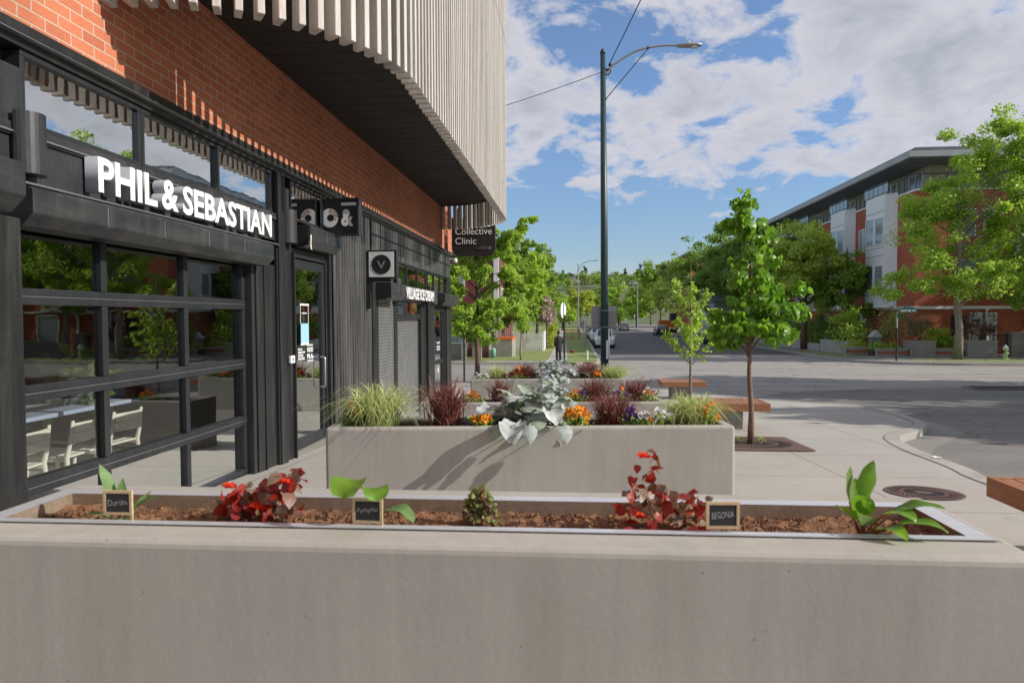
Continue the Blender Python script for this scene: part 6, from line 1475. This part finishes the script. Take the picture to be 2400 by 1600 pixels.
cube_wall(30.2, 40, 46.8, 47.4, .9, 'long low wall at the right edge')
for i, (y0, h) in enumerate(((50, .9), (56, .55), (61, .8), (67, .55), (73, .8), (80, .55))):
    x = 19.4 + .14 * i
    z = gz(y0); t = empty('garden_wall', (x, y0 + 2.5, z), ['stepped concrete wall nearest the corner, street side', 'second stepped wall section along the street side', 'third stepped wall section under the wide tree', 'fourth stepped wall section behind the tree trunk', 'fifth stepped wall section further down the street', 'last stepped wall section down the street'][i], 'wall', 'low concrete garden walls of the apartments')
    MB().box(x, x + .4, y0, y0 + (5.4 if h > .6 else 5.0), z - .3, z + h).build('block', 'conc', t, bevel=.012)
def bush(x, y, rx, h, mat, label, seed, n=900, size=.16, name='shrub', z=None, cat='shrub', group='shrubs in front of the apartments', ry=None):
    z = gz(y) if z is None else z
    return tree(name, (x, y, z), h * .7, [(0, 0, h * .55, rx, ry or rx, h * .5)], n, size, mat, label, group, .05, 'bark', seed, 30, .25, cat=cat, limbs=8)
bush(22.9, 47.2, .75, 2.1, 'lf_tan', 'tall dry tan ornamental bush on the square concrete planter', 81, 1500, .13, z=gz(47) + .9)
bush(26.9, 47.5, .85, 2.0, 'lf_rust', 'dry rust brown bush above the right concrete block', 82, 1300, .14, z=gz(47) + .9)
bush(24.6, 48.0, 1.5, 1.6, 'lf_light', 'clipped bright green hedge behind the large tree trunk', 83, 2600, .15, 'hedge', ry=.5, z=gz(48) + .1)
bush(21.0, 47.7, 1.2, .7, 'lf_light', 'low leafy green plants behind the low banded wall', 84, 900, .12, ry=.3, z=gz(48) + .3)
bush(19.5, 49.3, .8, .7, 'lf_yel', 'low yellow green plants at the garden corner', 85, 700, .12, z=gz(49) + .3)
bush(19.9, 51.5, 1.1, 3.4, 'lf_light', 'small bright green tree in the garden corner', 86, 1300, .18, 'small_tree', cat='tree')
bush(21.7, 49.0, 1.0, 3.9, 'lf_olive', 'small loose tree with pale flowers beside the street name post', 87, 1200, .16, 'small_tree', cat='tree')
for k, (y_, s) in enumerate(((55, 88), (60.5, 89), (66, 90), (72, 91), (79, 92))):
    bush(21.4, y_, 1.6, 2.4 + .4 * (k % 2), 'lf_dark', ['dark evergreen shrub nearest the garden corner', 'second dark shrub along the apartment wall', 'third dark shrub in the shade of the wide tree', 'fourth dark shrub down the street', 'last dark shrub down the street'][k], s, 1500, .22, ry=2.6)
t = empty('pedestal', (20.5, 48.2, gz(48)), 'small grey stone lantern pedestal at the garden corner', 'pedestal'); MB().box(20.2, 20.8, 48, 48.5, gz(48) - .1, gz(48) + 1.25).build('shaft', 'roofg', t, bevel=.02); MB().prism([(20.12, gz(48) + 1.25), (20.88, gz(48) + 1.25), (20.5, gz(48) + 1.7)], 'y', 47.95, 48.55).build('cap', 'rooflt', t)
t = empty('gate_railing', (28, 47.4, gz(47)), 'black metal gate railing beside the tall pier', 'railing'); mb = MB()
for i in range(9): mb.box(27.45 + i * .11, 27.48 + i * .11, 47.2, 47.23, gz(47), gz(47) + 1.35)
mb.box(27.4, 28.4, 47.19, 47.24, gz(47) + 1.35, gz(47) + 1.42); mb.build('bars', 'blackm', t)
# hydrant
hx, hy = px_x(2358, 43.2), 43.2; hz_ = gz(hy); t = empty('fire_hydrant', (hx, hy, hz_), 'pale green and white fire hydrant on the verge at the right edge', 'fire hydrant')
MB().lathe((hx, hy, hz_), [(.17, 0), (.17, .05), (.12, .07), (.12, .55), (.16, .57), (.16, .62)], 14).build('barrel', 'hyd', t, smooth=True)
MB().lathe((hx, hy, hz_ + .62), [(.15, 0), (.14, .1), (.08, .18), (.04, .2), (.04, .25)], 14).build('bonnet', 'white', t, smooth=True)
for s in (-1, 1): MB().lathe((hx + s * .15, hy, hz_ + .45), [(.07, -.06), (.07, .06), (.03, .07)], 10, ax='x').build('nozzle', 'black', t)
MB().lathe((hx, hy - .15, hz_ + .38), [(.09, -.06), (.09, .06)], 10, ax='y').build('front_nozzle', 'hyd', t)
# street name post
sx, sy = px_x(2102, 41.2), 41.2; sz = gz(sy); t = empty('street_name_sign', (sx, sy, sz), 'street name post with green CENTRE AV blade above the corner verge', 'street sign')
MB().tube([(sx, sy, sz - .1), (sx, sy, sz + 1.9)], .05, 8).build('lower_post', 'blackm', t); MB().tube([(sx, sy, sz + 1.9), (sx, sy, sz + 2.75)], .045, 8).build('post', 'galv', t)
prof = [(sx + .1, sz + 2.78)] + [(sx + .1 + 1.0 * i / 8, sz + 3.02 + .09 * math.sin(PI * i / 8)) for i in range(9)] + [(sx + 1.1, sz + 2.78)]
MB().prism(prof, 'y', sy - .01, sy + .01).build('blade', 'greensign', t)
text('blade_lettering', 'CENTRE AV', 'letter', t, (sx + .16, sy - .012, sz + 2.83), uX, uZ, .88, .13, .003, .01)
MB().obox((sx - .12, sy - .35, sz + 2.62), (.14, .40, 0), (.009, -.003, 0), (0, 0, .10)).build('side_blade', 'greensign', t)
# ================================================================== DISTANCE
def house(x, y, w, h, wm, rm, label, roof='gable'):
    z = gz(y) - .3 + hill(x, y); t = empty('hill_house', (x, y, z), label, 'house', 'houses on the distant hill')
    MB().box(x - w / 2, x + w / 2, y, y + w * .7, z - 2, z + h).build('wall', wm, t)
    if roof == 'gable': MB().prism([(x - w / 2 - .5, z + h), (x + w / 2 + .5, z + h), (x, z + h + w * .22)], 'y', y - .5, y + w * .7 + .5).build('roof', rm, t)
    else: MB().box(x - w / 2 - .4, x + w / 2 + .4, y - .4, y + w * .7, z + h, z + h + .6).build('roof', rm, t)
    for i in range(3): MB().box(x - w * .36 + i * w * .27, x - w * .36 + i * w * .27 + w * .15, y - .06, y - .01, z + h * .5, z + h * .8).build('window', 'glassf', t)
HY = 640
for k, (px, w, h, wm, rm, ro_, lab) in enumerate(((1303, 11, 6, 'white_panel', 'roofg', 'gable', 'white house at the left end of the distant hill'), (1335, 14, 5.5, 'beige', 'brownroof', 'gable', 'wide beige house on the hill right of the far lamp'), (1385, 14, 6, 'conc', 'brownroof', 'flat', 'flat roofed house on the hill left of the green pole'),
    (1438, 15, 6.5, 'greysid', 'roofg', 'flat', 'grey flat roofed house on the hill right of the green pole'), (1462, 13, 6, 'white_panel', 'roofg', 'gable', 'white gabled house next to the flat grey one'), (1520, 13, 6, 'greysid', 'brownroof', 'gable', 'grey house at the right end of the distant hill'))):
    house(px_x(px, HY), HY + (k % 3) * 12, w, h, wm, rm, lab, ro_)
for k, (px, H, r_, lab) in enumerate(((1320, 12, 2.6, 'small conifer between the left hill houses'), (1370, 16, 5, 'broad dark conifer on the hill left of the pole'), (1500, 22, 5.4, 'spreading dark conifer on the hill skyline'), (1466, 17, 3, 'slim conifer on the skyline right of the pole'), (1520, 17, 2.6, 'thin conifer right of the spreading one'), (1297, 11, 2.4, 'small conifer at the left end of the hill'), (1558, 16, 3, 'thin conifer above the olive tree'))):
    y = HY - 15; x = px_x(px, y); z = gz(y) - .3 + hill(x, y)
    tree('conifer', (x, y, z), H, [(0, 0, H * (.12 + .14 * i), r_ * (1 - .15 * i), r_ * (1 - .15 * i), H * .09) for i in range(6)], 900, 1.3, 'lf_con', lab, 'conifers on the distant hill', .4, 'bark', 100 + k, 60, .2)
rs = random.Random(77)
for k in range(26):
    px = 1270 + k * 13 + rs.uniform(-5, 5); y = rs.uniform(430, 600); x = px_x(px, y); z = gz(y) - .3 + hill(x, y); H = rs.uniform(9, 13)
    tree('hill_tree', (x, y, z), H, [(0, 0, H * .5, H * .5, H * .45, H * .42)], 420, 1.5, rs.choice(['lf_mid', 'lf_olive', 'lf_dark', 'lf_mid']), 'rounded tree on the slope of the distant hill', 'trees on the slope of the distant hill', .3, 'bark', 200 + k, 25, .25, limbs=3)
# brick block glimpsed over the trees, houses among the right trees
t = empty('brick_block', (38, 190, gz(190)), 'orange brick block glimpsed above the trees at the bend', 'building'); MB().box(px_x(1612, 190), 48, 190, 210, -2, 18.3).build('wall', 'brickr', t); MB().box(px_x(1612, 190) - .4, 48.4, 189.6, 210.4, 18.3, 18.9).build('roof', 'roofg', t)
t = empty('grey_house', (23, 100, gz(100)), 'grey gabled house half hidden behind the sparse young tree', 'house')
MB().box(19.5, 27, 96, 106, -1.8, 3.4).build('wall', 'greysid', t); MB().prism([(95, 3.4), (101, 6.6), (107, 3.4)], 'x', 19.1, 27.4).build('roof', 'roofg', t)
for y0 in (97.5, 101.5): awin(19.5, 19.5, y0, y0 + 1.8, .3, 2.0, 2, t)
t = empty('orange_digger', (px_x(1568, 128), 128, gz(128)), 'orange construction machine behind the black parked car', 'machine')
x = px_x(1568, 128); z = gz(128)
MB().box(x - 1.9, x + 1.2, 127, 129, z + .8, z + 2.3).build('body', 'orange', t, bevel=.1); MB().box(x + .1, x + 1.2, 127.1, 128.9, z + 2.3, z + 3.6).build('cab', 'carglass', t, bevel=.08)
MB().box(x - 1.8, x + 1.3, 126.8, 127.3, z, z + .75).build('track', 'tyre', t, bevel=.15); MB().tube([(x + 1.2, 128, z + 2.0), (x + 2.4, 128, z + 4.0), (x + 3.8, 128, z + 2.8)], .22, 6).build('boom', 'orange', t)
MB().box(x + 3.4, x + 4.2, 127.6, 128.4, z + 2.0, z + 2.8).build('bucket', 'rust', t)

t = empty('paper_scrap', (4.55, 8.75, gz(8.75) + .01), 'small white paper scrap lying by the kerb', 'litter')
MB().add([(4.42, 8.72, gz(8.72) + .012), (4.50, 8.70, gz(8.7) + .02), (4.54, 8.78, gz(8.78) + .014), (4.44, 8.80, gz(8.8) + .03)], [(0, 1, 2), (0, 2, 3)]).build('sheet', 'white', t, recalc=False)
